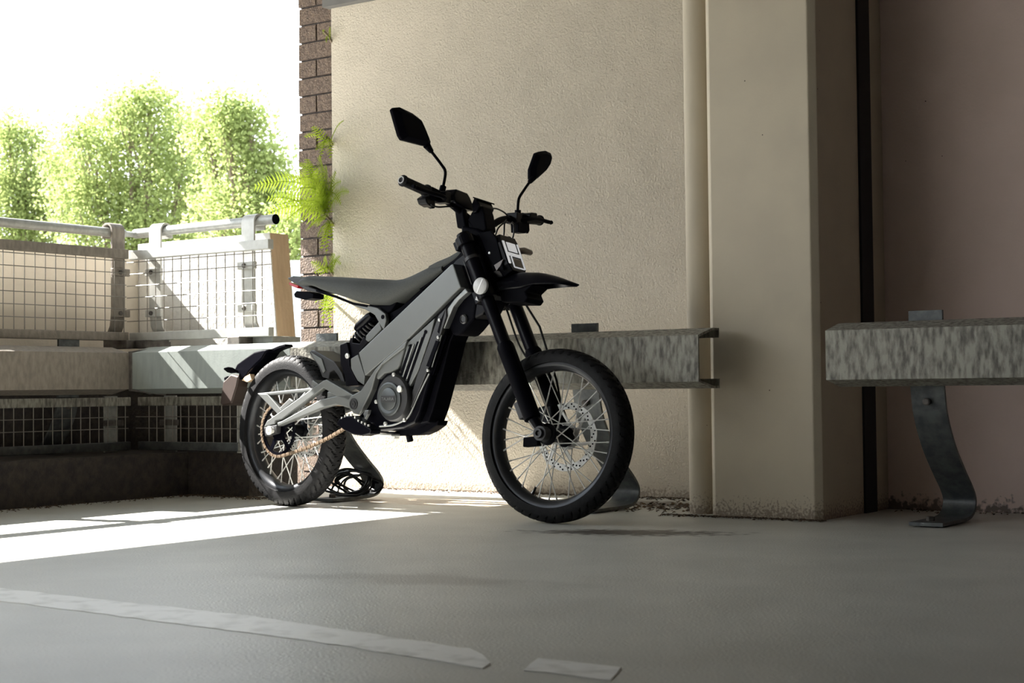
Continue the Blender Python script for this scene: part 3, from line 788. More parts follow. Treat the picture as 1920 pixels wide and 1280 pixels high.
seat = loft([(580, 524), (590, 517), (640, 519), (700, 522.5), (743, 524.5), (760, 522), (776, 516), (795, 506), (812, 497)],
            [(575, 534), (601, 546), (640, 559), (662, 567), (682, 572), (713, 572), (743, 556), (775, 537), (800, 519), (812, 508)],
            [(0, .085), (.08, .105), (.45, .105), (.75, .075), (1, .055)], B, 60, .03, .095, 3.0)
seat_o = bpart(seat, 'seat', 'seat_fabric', smooth=True, angle=math.radians(60))
pad = loft([(812, 496), (824, 489), (847, 479), (872, 463)], [(806, 514), (830, 503), (850, 489), (876, 470)], [(0, .055), (1, .042)], B, 16, .03, .05, 4)
bpart(pad, 'tank_pad', 'seat_fabric', smooth=True, angle=math.radians(60))
bpart(plate([(803, 517), (850, 487), (868, 466), (878, 460), (872, 478), (848, 496), (790, 545), (782, 540)], .045, -.045), 'battery_lid', 'black_plastic', bevel=.004)
tailm = plate([(538, 521), (549, 517), (574, 525), (580, 537), (603, 546), (601, 549), (575, 545), (542, 525)], .052, -.052)
tl = bpart(tailm, 'tail_panel', 'cover_dark', bevel=.004)
P = [B.bp(x, y, .0) for x, y in ((556, 530), (574, 536), (573, 542), (558, 536))]
bpart(MB().prism([(p.x, .04, p.z) for p in P], [(p.x, -.04, p.z) for p in P]), 'tail_lamp', 'red_lens', tl, bevel=.002)
P = [B.bp(x, y, .0) for x, y in ((561, 552), (566, 546), (590, 548), (598, 552), (597, 560), (582, 563), (563, 558))]
bpart(MB().prism([(p.x, .028, p.z) for p in P], [(p.x, -.028, p.z) for p in P]), 'plate_lamp', 'black_plastic', tl, bevel=.003)
bpart(MB().tube([bt((594, 545), .06), bt((630, 556), .06), bt((662, 569), .06), bt((690, 574), .06)], .005, 8), 'seat_rail', 'black_plastic')
BR = [(661, 569), (690, 573), (708, 577), (722, 588), (724, 600), (719, 619), (711, 606), (702, 590), (684, 580), (662, 573)]
br = bpart(plate(BR, .062, .045), 'seat_bracket', 'frame_grey', bevel=.003)
q = bt((717.5, 594), .063); bpart(MB().lathe([(-.003, .008), (.001, .008)], q, (0, 1, 0), 18), 'hole', 'black_plastic', br)
P = [B.bp(x, y, 0) for x, y in ((705, 574), (745, 556), (772, 545), (762, 566), (750, 584), (722, 606), (726, 590))]
bpart(MB().prism([(p.x, .045, p.z) for p in P], [(p.x, -.045, p.z) for p in P]), 'under_seat_cover', 'black_plastic', bevel=.004)
P = [B.bp(x, y, .045) for x, y in ((705, 577), (724, 590), (750, 575), (800, 530), (845, 492), (845, 500), (800, 545), (757, 590), (724, 612))]
bpart(MB().prism([(p.x, .038, p.z) for p in P], [(p.x, -.038, p.z) for p in P]), 'inner_frame', 'black_plastic')
# --- rear shock and linkage
s0, s1 = bt((684, 632), .0), bt((703, 596), .0)
axd = (bt((697, 600), 0) - bt((672, 640), 0)).normalized(); c0 = bt((686, 622), 0)
rsv = MB().tube([c0 - axd * .045, c0 + axd * .07], .020, 20)
shock = bpart(rsv, 'shock_absorber', 'black_plastic', smooth=True)
coil = []
for k in range(140):
    t = k / 139; a = t * 2 * PI * 6; e1 = Vector((0, 1, 0)); e2 = axd.cross(e1).normalized()
    coil.append(c0 + axd * (-.045 + .10 * t) + (e1 * math.cos(a) + e2 * math.sin(a)) * .030)
bpart(MB().tube(coil, .0042, 8), 'spring', 'cover_dark', shock, smooth=True)
r0_, r1_ = bt((668, 617), .03), bt((697, 590), .03)
bpart(MB().tube([r0_, r0_.lerp(r1_, .15), r0_.lerp(r1_, .85), r1_], [.011, .017, .017, .012], 20), 'reservoir', 'gloss_black', shock, smooth=True)
bpart(plate([(686, 629), (691, 623), (711, 602), (715, 617), (697, 636), (690, 641), (685, 637)], .055, .030), 'shock_mount', 'frame_grey', shock, bevel=.003)
bpart(plate([(656, 633), (661, 633), (661, 642), (674, 644), (682, 630), (690, 640), (676, 656), (671, 672), (657, 676), (650, 662)], .045, -.045), 'linkage', 'gloss_black', bevel=.003)
bpart(plate([(637, 646), (650, 641), (654, 660), (655, 685), (664, 705), (673, 722), (648, 724), (646, 703), (638, 683)], .055, -.02), 'linkage_rod', 'gloss_black', bevel=.003)
bolts([(651, 667)], .056, bike, 'disc_steel', .010)
bpart(plate([(657, 672), (671, 664), (684, 705), (682, 722), (670, 714), (658, 692)], .052, -.05), 'rear_panel', 'frame_grey', bevel=.003)
HUG = [(579, 660), (584, 656), (590, 657), (626, 677), (634, 688), (641, 700), (646, 716), (640, 716), (632, 702), (626, 694), (618, 698), (616, 711), (604, 707), (598, 690), (590, 676)]
P = [B.bp(x, y, .05) for x, y in HUG]
hg = bpart(MB().prism([(p.x, .05, p.z) for p in P], [(p.x, -.05, p.z) for p in P]), 'rear_mudguard', 'cover_dark', bevel=.004)
P = [B.bp(x, y, .052) for x, y in ((584, 660), (604, 672), (611, 694), (607, 700), (600, 686), (590, 672))]
bpart(MB().prism([(p.x, .056, p.z) for p in P], [(p.x, .048, p.z) for p in P]), 'mudguard_rib', 'frame_grey', hg, bevel=.002)
# --- number plate holder and rear signals
EXT = [(509, 656), (521, 655), (515, 661), (507, 674), (494, 686), (483, 698), (474, 712), (462, 712), (464, 700), (454, 697), (461, 683), (476, 672), (494, 660)]
P = [B.bp(x, y, 0) for x, y in EXT]
ex_ = bpart(MB().prism([(p.x, .045, p.z) for p in P], [(p.x, -.045, p.z) for p in P]), 'fender_extension', 'gloss_black', bevel=.006)
P = [B.bp(x, y, 0) for x, y in ((509, 657), (530, 648), (541, 645), (543, 650), (528, 655), (514, 661))]
bpart(MB().prism([(p.x, .02, p.z) for p in P], [(p.x, -.02, p.z) for p in P]), 'fender_stay', 'black_plastic', ex_, bevel=.003)
FLP = [(437, 716), (452, 702), (466, 706), (462, 725), (452, 757), (436, 760), (431, 756)]
P = [B.bp(x, y, 0) for x, y in FLP]
fp_ = bpart(MB().prism([(p.x, .05, p.z) for p in P], [(p.x, -.05, p.z) for p in P]), 'mud_flap', 'flap_brown', ex_, bevel=.005)
q = bt((433, 711), .0); bpart(MB().obox(q, (1, 0, .3), (0, 1, 0), (-.3, 0, 1), .012, .025, .010), 'plate_light', 'black_plastic', ex_, bevel=.002)
for sg, px in ((1, (438, 690)), ):
    a = bt((456, 699), .02); b2 = bt((420, 691), .10)
    d = (b2 - a).normalized()
    bpart(MB().tube([a, a + d * .03, a + d * .05, a.lerp(b2, .8), b2], [.006, .006, .012, .011, .003], 14), 'turn_signal', 'black_plastic', ex_, smooth=True)
P = [B.bp(x, y, .045) for x, y in ((462, 706), (471, 701), (474, 711), (466, 716), (456, 713))]
bpart(MB().prism([(p.x, .052, p.z) for p in P], [(p.x, .03, p.z) for p in P]), 'plate_bracket', 'tan_concrete', ex_)
# --- footpeg, brake pedal, stand
PEG = [(636, 794), (641, 785), (652, 780), (664, 779), (680, 790), (702, 805), (700, 813), (684, 817), (668, 815), (650, 806)]
P = [B.bp(x, y, .15) for x, y in PEG]
pg = bpart(MB().prism([(p.x, .165, p.z) for p in P], [(p.x, .115, p.z) for p in P]), 'footpeg', 'gloss_black', bevel=.004)
tt = MB()
for k in range(9):
    t = k / 8; q = bt((640 + 50 * t, 785 - 6 * math.sin(PI * min(1, t * 1.6)) + 14 * max(0, t - .4) / .6), .165)
    tt.obox(q + Vector((0, -.003, .003)), (1, 0, 0), (0, 1, 0), (0, 0, 1), .0022, .003, .004)
bpart(tt, 'teeth', 'disc_steel', pg)
bpart(MB().tube([bt((662, 798), .14), bt((688, 772), .08)], .008, 10), 'peg_arm', 'black_plastic', pg)
pdl = [bt(p, .1) for p in ((681, 783), (686, 772), (690, 768))]
bpart(plate([(677, 783), (684, 769), (691, 768), (689, 776), (682, 788)], .1, .085), 'pedal_lever', 'frame_edge', bevel=.002)
bolts([(698, 797)], .10, body, 'cover_dark', .010)
skp = bpart(plate([(697, 804), (712, 809), (738, 809), (790, 798), (822, 788), (819, 797), (802, 809), (788, 815), (770, 816), (745, 817), (735, 813), (710, 811)], .0, -.05), 'skid_plate', 'black_plastic', bevel=.003)
q = bt((768, 821), -.01); bpart(MB().lathe([(-.012, .012), (.012, .012)], q, (0, .3, 1), 14), 'drain_knob', 'black_plastic', skp)
q = bt((741, 818), .01); bpart(MB().lathe([(-.012, .010), (.012, .010)], q, (0, 1, 0), 14), 'stand_pivot', 'disc_steel', skp)
bpart(MB().tube([bt((709, 815), .03), bt((735, 816), .03), bt((748, 816), .0)], .0065, 12), 'side_stand', 'disc_steel', smooth=True)
# --- fork, clamps
def fk(s_, y, off=0): # point along the fork leg, s_ metres above the axle
    return Vector((1.342, y, RF)) + ad * s_ + Vector((math.cos(RAKE), 0, math.sin(RAKE))) * off
for y in (.083, -.083):
    lg = bpart(MB().tube([fk(.30, y), fk(.765, y)], .0235, 28), 'fork_leg', 'gloss_black', fr=S, smooth=True)
    bpart(MB().tube([fk(.05, y), fk(.055, y), fk(.30, y), fk(.325, y), fk(.335, y)], [.022, .0285, .0295, .0295, .025], 28), 'fork_lower', 'black_plastic', lg, S, smooth=True)
    q = Vector((1.358, y, RF)); sg = 1 if y > 0 else -1
    bpart(MB().tube([fk(.06, y, .0), q + Vector((0, 0, .0))], [.020, .017], 20), 'axle_clamp', 'gloss_black', lg, S, smooth=True)
    bpart(MB().lathe([(-.018, .024), (.018, .024)], q, (0, 1, 0), 28), 'axle_boss', 'cover_dark', lg, S, smooth=True)
    m = MB(); m.obox(fk(.10, y, -.030), ad, (0, 1, 0), Vector((math.cos(RAKE), 0, math.sin(RAKE))), .03, .014, .012)
    bpart(m, 'brake_mount', 'cover_dark', lg, S, bevel=.003)
for s_, h, nm_ in ((.53, .022, 'lower_clamp'), (.735, .016, 'upper_clamp')):
    c = (fk(s_, 0)) + Vector((-.015, 0, 0)); m = MB()
    m.obox(c, Vector((math.cos(RAKE), 0, math.sin(RAKE))), (0, 1, 0), ad, .036, .085, h)
    for y in (.083, -.083): m.tube([fk(s_ - h, y), fk(s_ + h, y)], .034, 24)
    bpart(m, nm_, 'gloss_black', fr=S, bevel=.002)
bpart(MB().tube([fk(.49, -.083, .04), fk(.40, -.10, .05), fk(.2, -.11, .03), fk(.06, -.095, .01)], .004, 8), 'brake_hose', 'cable_black', fr=S, smooth=True)
m = MB(); m.obox((1.285, -.068, .345), (1, 0, .2), (0, 1, 0), (-.2, 0, 1), .028, .026, .045)
cal = bpart(m, 'brake_caliper', 'gloss_black', fr=S, bevel=.006)
m = MB(); m.obox((1.30, .05, .262), (1, 0, .1), (0, 1, 0), (0, 0, 1), .03, .016, .016); bpart(m, 'speed_sensor', 'black_plastic', fr=S, bevel=.004)
# raised bands on the near leg (clamp rings)
for s_ in (.66,):
    bpart(MB().tube([fk(s_, .083), fk(s_ + .012, .083)], .0265, 24), 'fork_ring', 'cover_dark', fr=S, smooth=True)
rfp = S.bp(901, 536, .118); rq = Vector((rfp.x, .118, rfp.z))
rf = bpart(MB().lathe([(-.006, .0285), (.003, .0285), (.005, .026), (.005, 0)], rq, (0, 1, 0), 36), 'reflector', 'reflector_grey', fr=S, smooth=True, label='round pale side reflector')
bpart(MB().obox(rq + Vector((0, .0055, 0)), (.45, 0, 1), (0, 1, 0), (1, 0, -.45), .025, .0006, .0012), 'reflector_line', 'white_glow', rf, S)
bpart(MB().obox(rq + Vector((-.012, -.012, -.03)), (.3, 0, 1), (0, 1, 0), (1, 0, -.3), .018, .004, .008), 'reflector_bracket', 'reflector_grey', rf, S)
bpart(MB().tube([rq + Vector((0, -.03, 0)), rq + Vector((0, -.004, 0))], .007, 10), 'reflector_stud', 'cover_dark', rf, S)
# --- headlight
hA = S.bp(939, 450, .052); hB = S.bp(957, 506, .052)
ht = Vector((hA.x, 0, hA.z)); hb = Vector((hB.x, 0, hB.z)); hd = (ht - hb).normalized(); hn = Vector((hd.z, 0, -hd.x)); HH = (ht - hb).length; hb = hb - hn * .017 + Vector((0, 0, .010))
def hp_(y, t, d): return hb + hd * (t * HH) + hn * d + Vector((0, y, 0))
ring_ = [(-.040, -.06), (.036, -.06), (.050, .16), (.057, .86), (.046, 1.14), (-.046, 1.14), (-.057, .86), (-.054, .10)]
hl = MB().prism([hp_(y, t, .013) for y, t in ring_], [hp_(y * 1.05, .5 + (t - .5) * 1.08, -.028) for y, t in ring_])
hl.prism([hp_(y * 1.05, .5 + (t - .5) * 1.08, -.028) for y, t in ring_], [hp_(y * .7, .5 + (t - .5) * .85, -.075) for y, t in ring_])
hlo = bpart(hl, 'headlight', 'gloss_black', fr=S, bevel=.003)
m = MB()
def hbar(y0, y1, t0, t1, d0=.010, d1=.0165): m.prism([hp_(y0, t0, d0), hp_(y1, t0, d0), hp_(y1, t1, d0), hp_(y0, t1, d0)], [hp_(y0, t0, d1), hp_(y1, t0, d1), hp_(y1, t1, d1), hp_(y0, t1, d1)])
hbar(.035, .047, .16, .92); hbar(-.047, -.040, .06, .92); hbar(-.042, .040, .44, .55)
bpart(m, 'light_guide', 'white_glow', hlo, S, bevel=.002, label='white H-shaped light guide')
m = MB(); hbar(-.033, .024, .60, .92, .008, .0145); bpart(m, 'upper_lens', 'white_glow', hlo, S, bevel=.003)
m = MB(); hbar(-.034, .016, .10, .39, .008, .0150); bpart(m, 'lower_lens', 'smoked_lens', hlo, S, bevel=.003)
m = MB(); hbar(-.040, .020, .045, .075, .008, .0165); hbar(.019, .023, .06, .42, .008, .0165); bpart(m, 'lens_trim', 'white_glow', hlo, S)
# side cheeks / shroud between fork and lamp
P = [S.bp(x, y, .06) for x, y in ((897, 436), (920, 432), (931, 446), (943, 499), (945, 507), (936, 505), (925, 497), (916, 484), (905, 456))]
bpart(MB().prism([(p.x, .060, p.z) for p in P], [(p.x, .050, p.z) for p in P]), 'headlight_bracket', 'black_plastic', fr=S, bevel=.003)
bpart(MB().prism([(p.x, -.060, p.z) for p in P], [(p.x, -.050, p.z) for p in P]), 'headlight_bracket', 'black_plastic', fr=S, bevel=.003)
P = [S.bp(x, y, 0) for x, y in ((905, 424), (935, 430), (962, 444), (973, 456), (985, 506), (950, 500), (925, 480), (905, 470))]
bpart(MB().prism([(p.x - .062, .045, p.z) for p in P], [(p.x - .062, -.045, p.z) for p in P]), 'headlight_shell', 'black_plastic', fr=S, bevel=.010, seg=3)
P = [S.bp(x, y, .062) for x, y in ((926, 497), (943, 486), (938, 498), (931, 507))]
bpart(MB().prism([(p.x, .062, p.z) for p in P], [(p.x, .04, p.z) for p in P]), 'bracket_inset', 'signal_brown', fr=S)
bolts([(918, 474)], .061, hlo, r=.0045, fr=S)
a = S.bp(974, 470, -.06); b2 = S.bp(996, 474, -.13)
bpart(MB().tube([(a.x, -.05, a.z), (a.x, -.065, a.z), (b2.x, -.085, b2.z), (b2.x, -.125, b2.z), (b2.x, -.135, b2.z)], [.007, .011, .012, .010, .004], 16), 'front_turn_signal', 'signal_brown', fr=S, smooth=True)
# --- front fender (beak)
tops = [(938, 530), (955, 518), (975, 511.5), (1000, 511), (1020, 512), (1045, 518), (1065, 525), (1086, 533)]
TP = [S.bp(x, y, 0) for x, y in tops]
wd = [.040, .052, .058, .058, .055, .046, .034, .006]; dr = [.050, .058, .060, .055, .042, .028, .014, .003]
TS = smoothpath([Vector((p.x, 0, p.z)) for p in TP], 6); W_ = smoothpath([Vector((w, d, 0)) for w, d in zip(wd, dr)], 6)
m = MB(); vs = []; sg_ = 17
for p, w in zip(TS, W_):
    for lay in (0, 1):
        for k in range(sg_):
            u = -1 + 2 * k / (sg_ - 1); yy = w.x * u * (1 - .04 * lay)
            vs.append((p.x - .012 * abs(u), yy, p.z - w.y * (abs(u) ** 2.4) - .004 * lay))
n = len(TS); fs = []
for i in range(n - 1):
    for k in range(sg_ - 1):
        a = i * 2 * sg_ + k; b2 = a + 2 * sg_
        fs.append((a, a + 1, b2 + 1, b2)); fs.append((a + sg_, b2 + sg_, b2 + sg_ + 1, a + sg_ + 1))
    for k in (0, sg_ - 1):
        a = i * 2 * sg_ + k; b2 = a + 2 * sg_; fs.append((a, b2, b2 + sg_, a + sg_))
for i in (0, n - 1):
    for k in range(sg_ - 1):
        a = i * 2 * sg_ + k; fs.append((a, a + 1, a + sg_ + 1, a + sg_))
m.add(vs, fs); fend = bpart(m, 'front_fender', 'gloss_black', fr=S, smooth=True, angle=math.radians(50))
P = [S.bp(x, y, .05) for x, y in ((930, 528), (960, 524), (1000, 532), (985, 546), (990, 558), (984, 566), (940, 566))]
bpart(MB().prism([(p.x, .05, p.z) for p in P], [(p.x, -.05, p.z) for p in P]), 'fender_mount', 'black_plastic', fend, S, bevel=.005)
# --- handlebar and controls
bar = [S.bx(x, y, X) for x, y, X in ((754, 338, .905), (805, 361, .912), (838, 377, .918), (866, 399, .936), (889, 417, .946), (908, 424, .947), (922, 422, .942), (938, 413, .928), (955, 410, .916), (985, 411, .910), (1013, 413, .905))]
hbm = MB().tube(smoothpath(bar, 5), .0125, 16); hbo = bpart(hbm, 'handlebar', 'black_plastic', fr=S, smooth=True)
def along(y0, y1):
    def pt(y):
        for a, b in zip(bar, bar[1:]):
            if min(a[1], b[1]) <= y <= max(a[1], b[1]):
                t = (y - a[1]) / (b[1] - a[1]); return Vector([a[i] + (b[i] - a[i]) * t for i in range(3)])
        return Vector(bar[0] if y > 0 else bar[-1])
    return pt(y0), pt(y1)
for sg in (1, -1):
    YE = abs(bar[0].y if sg > 0 else bar[-1].y)
    a, b2 = along(sg * YE, sg * (YE - .130))
    g = MB().tube([a, a.lerp(b2, .02), a.lerp(b2, .06), a.lerp(b2, .08), a.lerp(b2, .94), a.lerp(b2, .95), a.lerp(b2, .99), b2], [.016, .020, .020, .0172, .0172, .024, .024, .018], 24)
    go = bpart(g, 'grip', 'rubber', hbo, S, smooth=True, angle=math.radians(35))
    d = (a - b2).normalized()
    e_ = bpart(MB().lathe([(-.002, .0145), (.005, .0145), (.006, .013), (.006, .010), (.003, .009), (.003, .005), (.001, .004), (.001, 0)], a, d, 24), 'bar_end', 'cover_dark', hbo, S, smooth=True)
    if sg > 0:
        rg = MB().lathe([(0, .0125), (.0068, .0125), (.0068, .0095), (0, .0095)], a, d, 24, closed=True); bpart(rg, 'end_ring', 'reflector_grey', hbo, S, smooth=True)
    # switch housing
    a, b2 = along(sg * (YE - .134), sg * (YE - .175)); m = MB(); d = (a - b2).normalized(); c = (a + b2) / 2
    m.obox(c + Vector((.0, 0, -.004)), d, (1, 0, 0), (0, 0, 1), .024, .021, .022)
    m.obox(c + Vector((-.006, 0, -.034)), d, (1, 0, 0), (0, 0, 1), .017, .012, .014)
    bpart(m, 'switch_housing', 'black_plastic', hbo, S, bevel=.006)
    # lever and perch
    a, b2 = along(sg * (YE - .185), sg * (YE - .215)); c = (a + b2) / 2
    m = MB(); m.obox(c + Vector((.010, 0, 0)), (0, 1, 0), (1, 0, 0), (0, 0, 1), .016, .024, .020)
    m.tube([c + Vector((.018, 0, -.004)), c + Vector((.032, sg * .02, -.006))], .009, 10)
    prc = bpart(m, 'lever_perch', 'gloss_black', hbo, S, bevel=.004)
    lv = [c + Vector((.032, sg * .015, -.004)), c + Vector((.045, sg * .05, -.006)), c + Vector((.042, sg * .11, -.006)), c + Vector((.040, sg * .17, -.004)), c + Vector((.040, sg * .205, -.002))]
    if sg < 0: lv = [p + Vector((0, 0, .022 * min(1, i / 2))) for i, p in enumerate(lv)]
    lv = smoothpath(lv, 5); bpart(MB().tube(lv, [.0075] * (len(lv) - 3) + [.006, .0085, .006], 12), 'brake_lever', 'black_plastic', prc, S, smooth=True)
    # fluid reservoir
    if sg > 0:
        q1 = S.bx(858, 376, .93); m = MB(); P = [S.bx(x, y, .925) for x, y in ((838, 366), (843, 355), (864, 363), (869, 371), (873, 381), (882, 388), (878, 397), (858, 391), (840, 379))]
        m.prism([(.955, p.y, p.z) for p in P], [(.905, p.y, p.z) for p in P]); bpart(m, 'fluid_reservoir', 'gloss_black', hbo, S, bevel=.005)
    else:
        P = [S.bx(x, y, .925) for x, y in ((982, 401), (986, 399), (995, 400), (996, 407), (994, 413), (982, 412))]
        m = MB().prism([(.955, p.y, p.z) for p in P], [(.905, p.y, p.z) for p in P]); bpart(m, 'fluid_reservoir', 'gloss_black', hbo, S, bevel=.004)
# riser clamps
m = MB(); c0_, c1_ = along(.028, -.028)
for c in (c0_, c1_): m.obox(c + Vector((.004, 0, -.022)), (1, 0, 0), (0, 1, 0), (-.25, 0, 1), .019, .013, .036)
bpart(m, 'bar_clamp', 'black_plastic', hbo, S, bevel=.005)
# lever hanging below the far grip, throttle cable box below the near grip
P = [S.bx(x, y, .93) for x, y in ((983, 418), (990, 418), (991, 432), (988, 438), (984, 434))]
bpart(MB().prism([(.936, p.y, p.z) for p in P], [(.926, p.y, p.z) for p in P]), 'switch_lever', 'black_plastic', hbo, S, bevel=.002)
P = [S.bx(x, y, .93) for x, y in ((963, 416), (981, 420), (978, 438), (964, 436))]
bpart(MB().prism([(.950, p.y, p.z) for p in P], [(.915, p.y, p.z) for p in P]), 'switch_box', 'black_plastic', hbo, S, bevel=.003)
P = [S.bx(x, y, .905) for x, y in ((789, 372), (797, 366), (808, 372), (808, 384), (803, 389), (793, 383))]
bpart(MB().prism([(.925, p.y, p.z) for p in P], [(.885, p.y, p.z) for p in P]), 'throttle_box', 'gloss_black', hbo, S, bevel=.004)
# display
P = [S.bp(x, y, .045) for x, y in ((884, 383), (889, 369), (893, 371), (899, 384), (893, 397), (886, 400))]
m = MB().prism([(p.x, .045, p.z) for p in P], [(p.x, -.045, p.z) for p in P]); ds = bpart(m, 'display', 'gloss_black', fr=S, bevel=.004)
P = [S.bp(x, y, .045) for x, y in ((888, 369), (897, 372), (897, 374.5), (888, 371.5))]
bpart(MB().prism([(p.x, .05, p.z) for p in P], [(p.x, -.052, p.z) for p in P]), 'display_visor', 'black_plastic', ds, S, bevel=.001)
P = [S.bp(x, y, .03) for x, y in ((885, 396), (903, 385), (908, 400), (912, 430), (898, 440), (888, 430), (876, 412))]
bpart(MB().prism([(p.x, .03, p.z) for p in P], [(p.x, -.03, p.z) for p in P]), 'display_stalk', 'black_plastic', ds, S, bevel=.005)
# mirrors
def mirror(hpx, spx, xh, xs):
    P = [S.bx(x, y, xh) for x, y in hpx]; m = MB()
    cx_ = sum(p.y for p in P) / len(P); cz_ = sum(p.z for p in P) / len(P)
    A_ = [Vector((xh - .008, p.y, p.z)) for p in P]; B_ = [Vector((xh + .004, p.y, p.z)) for p in P]; C__ = [Vector((xh + .020, cx_ + (p.y - cx_) * .72, cz_ + (p.z - cz_) * .72)) for p in P]
    n = len(P); m.v = A_ + B_ + C__; m.f = [tuple(range(n))[::-1]] + [(i, (i + 1) % n, n + (i + 1) % n, n + i) for i in range(n)] + [(n + i, n + (i + 1) % n, 2 * n + (i + 1) % n, 2 * n + i) for i in range(n)] + [tuple(2 * n + i for i in range(n))]
    mo_ = bpart(m, 'mirror', 'black_plastic', hbo, S, bevel=.003)
    return mo_
near_m = mirror([(733, 206), (737, 202), (748, 201), (771, 212), (788, 225), (795, 240), (806, 267), (804, 275), (791, 273), (752, 263), (747, 255)], None, .90, None)
far_m = mirror([(1003, 287), (1011, 284), (1022, 282.5), (1031, 287), (1033, 293), (1029, 308), (1020, 322), (1008, 333), (998, 340), (992, 336), (992, 318)], None, .90, None)
def stem(px, rad, x, parent):
    P = [S.bx(a, b, x) for a, b in px]; P = [Vector((x, p.y, p.z)) for p in P]; Q = smoothpath(P, 4)
    bpart(MB().tube(Q, rad, 12), 'mirror_stem', 'black_plastic', parent, S, smooth=True)
    bpart(MB().tube([Q[0], Q[3]], rad * 2.2, 14), 'stem_base', 'black_plastic', parent, S, smooth=True)
    bpart(MB().tube([Q[-4], Q[-1]], [rad * 1.7, rad * 2.6], 14), 'stem_neck', 'black_plastic', parent, S, smooth=True)
stem([(828, 361), (832, 345), (835, 322), (828, 309), (812, 288), (800, 272)], .0052, .905, hbo)
stem([(971, 404), (971, 390), (973, 372), (982, 357), (991, 344), (1000, 332)], .0052, .905, hbo)
# control cables
def cable(px, x, r=.003, nm_='control_cable', fr=S, ax=0):
    P = []
    for q in px:
        v_ = fr.bx(q[0], q[1], q[2] if len(q) > 2 else x); P.append(v_)
    bpart(MB().tube(smoothpath(P, 6), r, 8), nm_, 'cable_black', hbo, fr, smooth=True)
cable([(808, 384), (822, 388), (850, 388), (870, 404), (890, 425), (905, 440)], .93)
cable([(908, 396), (917, 392), (930, 391), (945, 398), (955, 408)], .93)
cable([(952, 416), (942, 420), (934, 428), (930, 438), (926, 450)], .96)
cable([(950, 412), (946, 420), (945, 438), (942, 456)], .97)
cable([(960, 416), (964, 424), (962, 444), (954, 462)], .98)
cable([(905, 445), (892, 425), (896, 400), (908, 388)], .95, .0035)
cable([(878, 460), (872, 466), (868, 474), (874, 480)], .93, .004)
hose = [(1.0 , -.06, .88), (1.06, -.09, .74), (1.12, -.105, .60), (1.20, -.11, .50), (1.27, -.10, .40)]
bpart(MB().tube(smoothpath(hose, 6), .0035, 8), 'front_brake_hose', 'cable_black', fr=S, smooth=True)

# ------------------------------------------------------------------ painted line on the floor
def floor_poly(px): return [at(x, y, 2, 0) for x, y in px]
def paint(px, label, fade):
    P = floor_poly(px); n = len(P)
    m = MB().prism([(p.x, p.y, .0018) for p in P], [(p.x, p.y, .0002) for p in P])
    o = m.build('floor_marking', mt_line)
    return tag(o, label, 'road marking')
mt_line = bpy.data.materials.new('worn_line'); mt_line.use_nodes = True
N = mt_line.node_tree.nodes; L = mt_line.node_tree.links; b = N['Principled BSDF']; b.inputs['Roughness'].default_value = .45; b.inputs['Specular IOR Level'].default_value = .8
t = N.new('ShaderNodeTexCoord'); n = N.new('ShaderNodeTexNoise'); n.inputs['Scale'].default_value = 14; n.inputs['Detail'].default_value = 10
L.new(t.outputs['Object'], n.inputs['Vector'])
r = N.new('ShaderNodeValToRGB'); r.color_ramp.elements[0].position = .34; r.color_ramp.elements[1].position = .50
r.color_ramp.elements[0].color = (.72, .72, .69, 1); r.color_ramp.elements[1].color = (.95, .95, .93, 1)
L.new(n.outputs['Fac'], r.inputs[0]); L.new(r.outputs[0], b.inputs['Base Color'])
def ragged(a, b, n, amp):
    out = []
    for k in range(n + 1):
        t = k / n; out.append((a[0] + (b[0] - a[0]) * t + random.uniform(-1, 1) * amp, a[1] + (b[1] - a[1]) * t + random.uniform(-1, 1) * amp))
    return out
up_ = ragged((-60, 1097), (474, 1156), 24, .8) + ragged((490, 1158), (880, 1217), 20, 1.2) + [(905, 1228), (920, 1244), (905, 1254)]
lo_ = ragged((812, 1238), (575, 1201), 12, 1.2) + ragged((560, 1199), (-60, 1119), 24, .8)
paint(up_ + lo_, 'long worn white painted line slanting across the foreground floor', True)
paint([(1009, 1235), (1060, 1240), (1110, 1246), (1164, 1252), (1156, 1264), (1144, 1277), (1090, 1270), (1030, 1262), (982, 1258), (994, 1246)],
      'short worn patch of pale floor paint past the end of the long line', True)

# ------------------------------------------------------------------ litter along the wall foot
lt = MB()
def flake(x, y, z, s_):
    a = random.uniform(0, 2 * PI); t = random.uniform(-.5, .5); u = Vector((math.cos(a), math.sin(a), t)).normalized() * s_; v_ = Vector((-math.sin(a), math.cos(a), random.uniform(-.4, .4))).normalized() * s_ * random.uniform(.3, .8)
    c = Vector((x, y, z)); h = Vector((0, 0, s_ * .35))
    lt.add([c - u, c - v_, c + u, c + v_, c + h], [(0, 1, 4), (1, 2, 4), (2, 3, 4), (3, 0, 4), (3, 2, 1, 0)])
for k in range(900):
    x = random.uniform(-4.7, -2.6); y = 5.61 - abs(random.gauss(0, .05)); flake(x, y, .003, random.uniform(.004, .012))
for k in range(420):
    x = random.uniform(-5.1, -4.5); y = 4.89 - abs(random.gauss(0, .05)); flake(x, y, .003, random.uniform(.003, .010))
for k in range(500):
    y = random.uniform(2.5, 4.9); x = -5.11 + abs(random.gauss(0, .05)); flake(x, y, .003, random.uniform(.003, .010))
for k in range(500):
    x = random.uniform(-2.75, -2.15); y = 4.88 - abs(random.gauss(0, .03)); flake(x, y, .003, random.uniform(.003, .009))
for k in range(500):
    x = random.uniform(-2.1, .6); y = 5.46 - abs(random.gauss(0, .05)); flake(x, y, .003, random.uniform(.003, .010))
for k in range(260):
    x = random.gauss(-2.95, .13); y = random.gauss(5.15, .14); flake(x, y, .003, random.uniform(.004, .014))
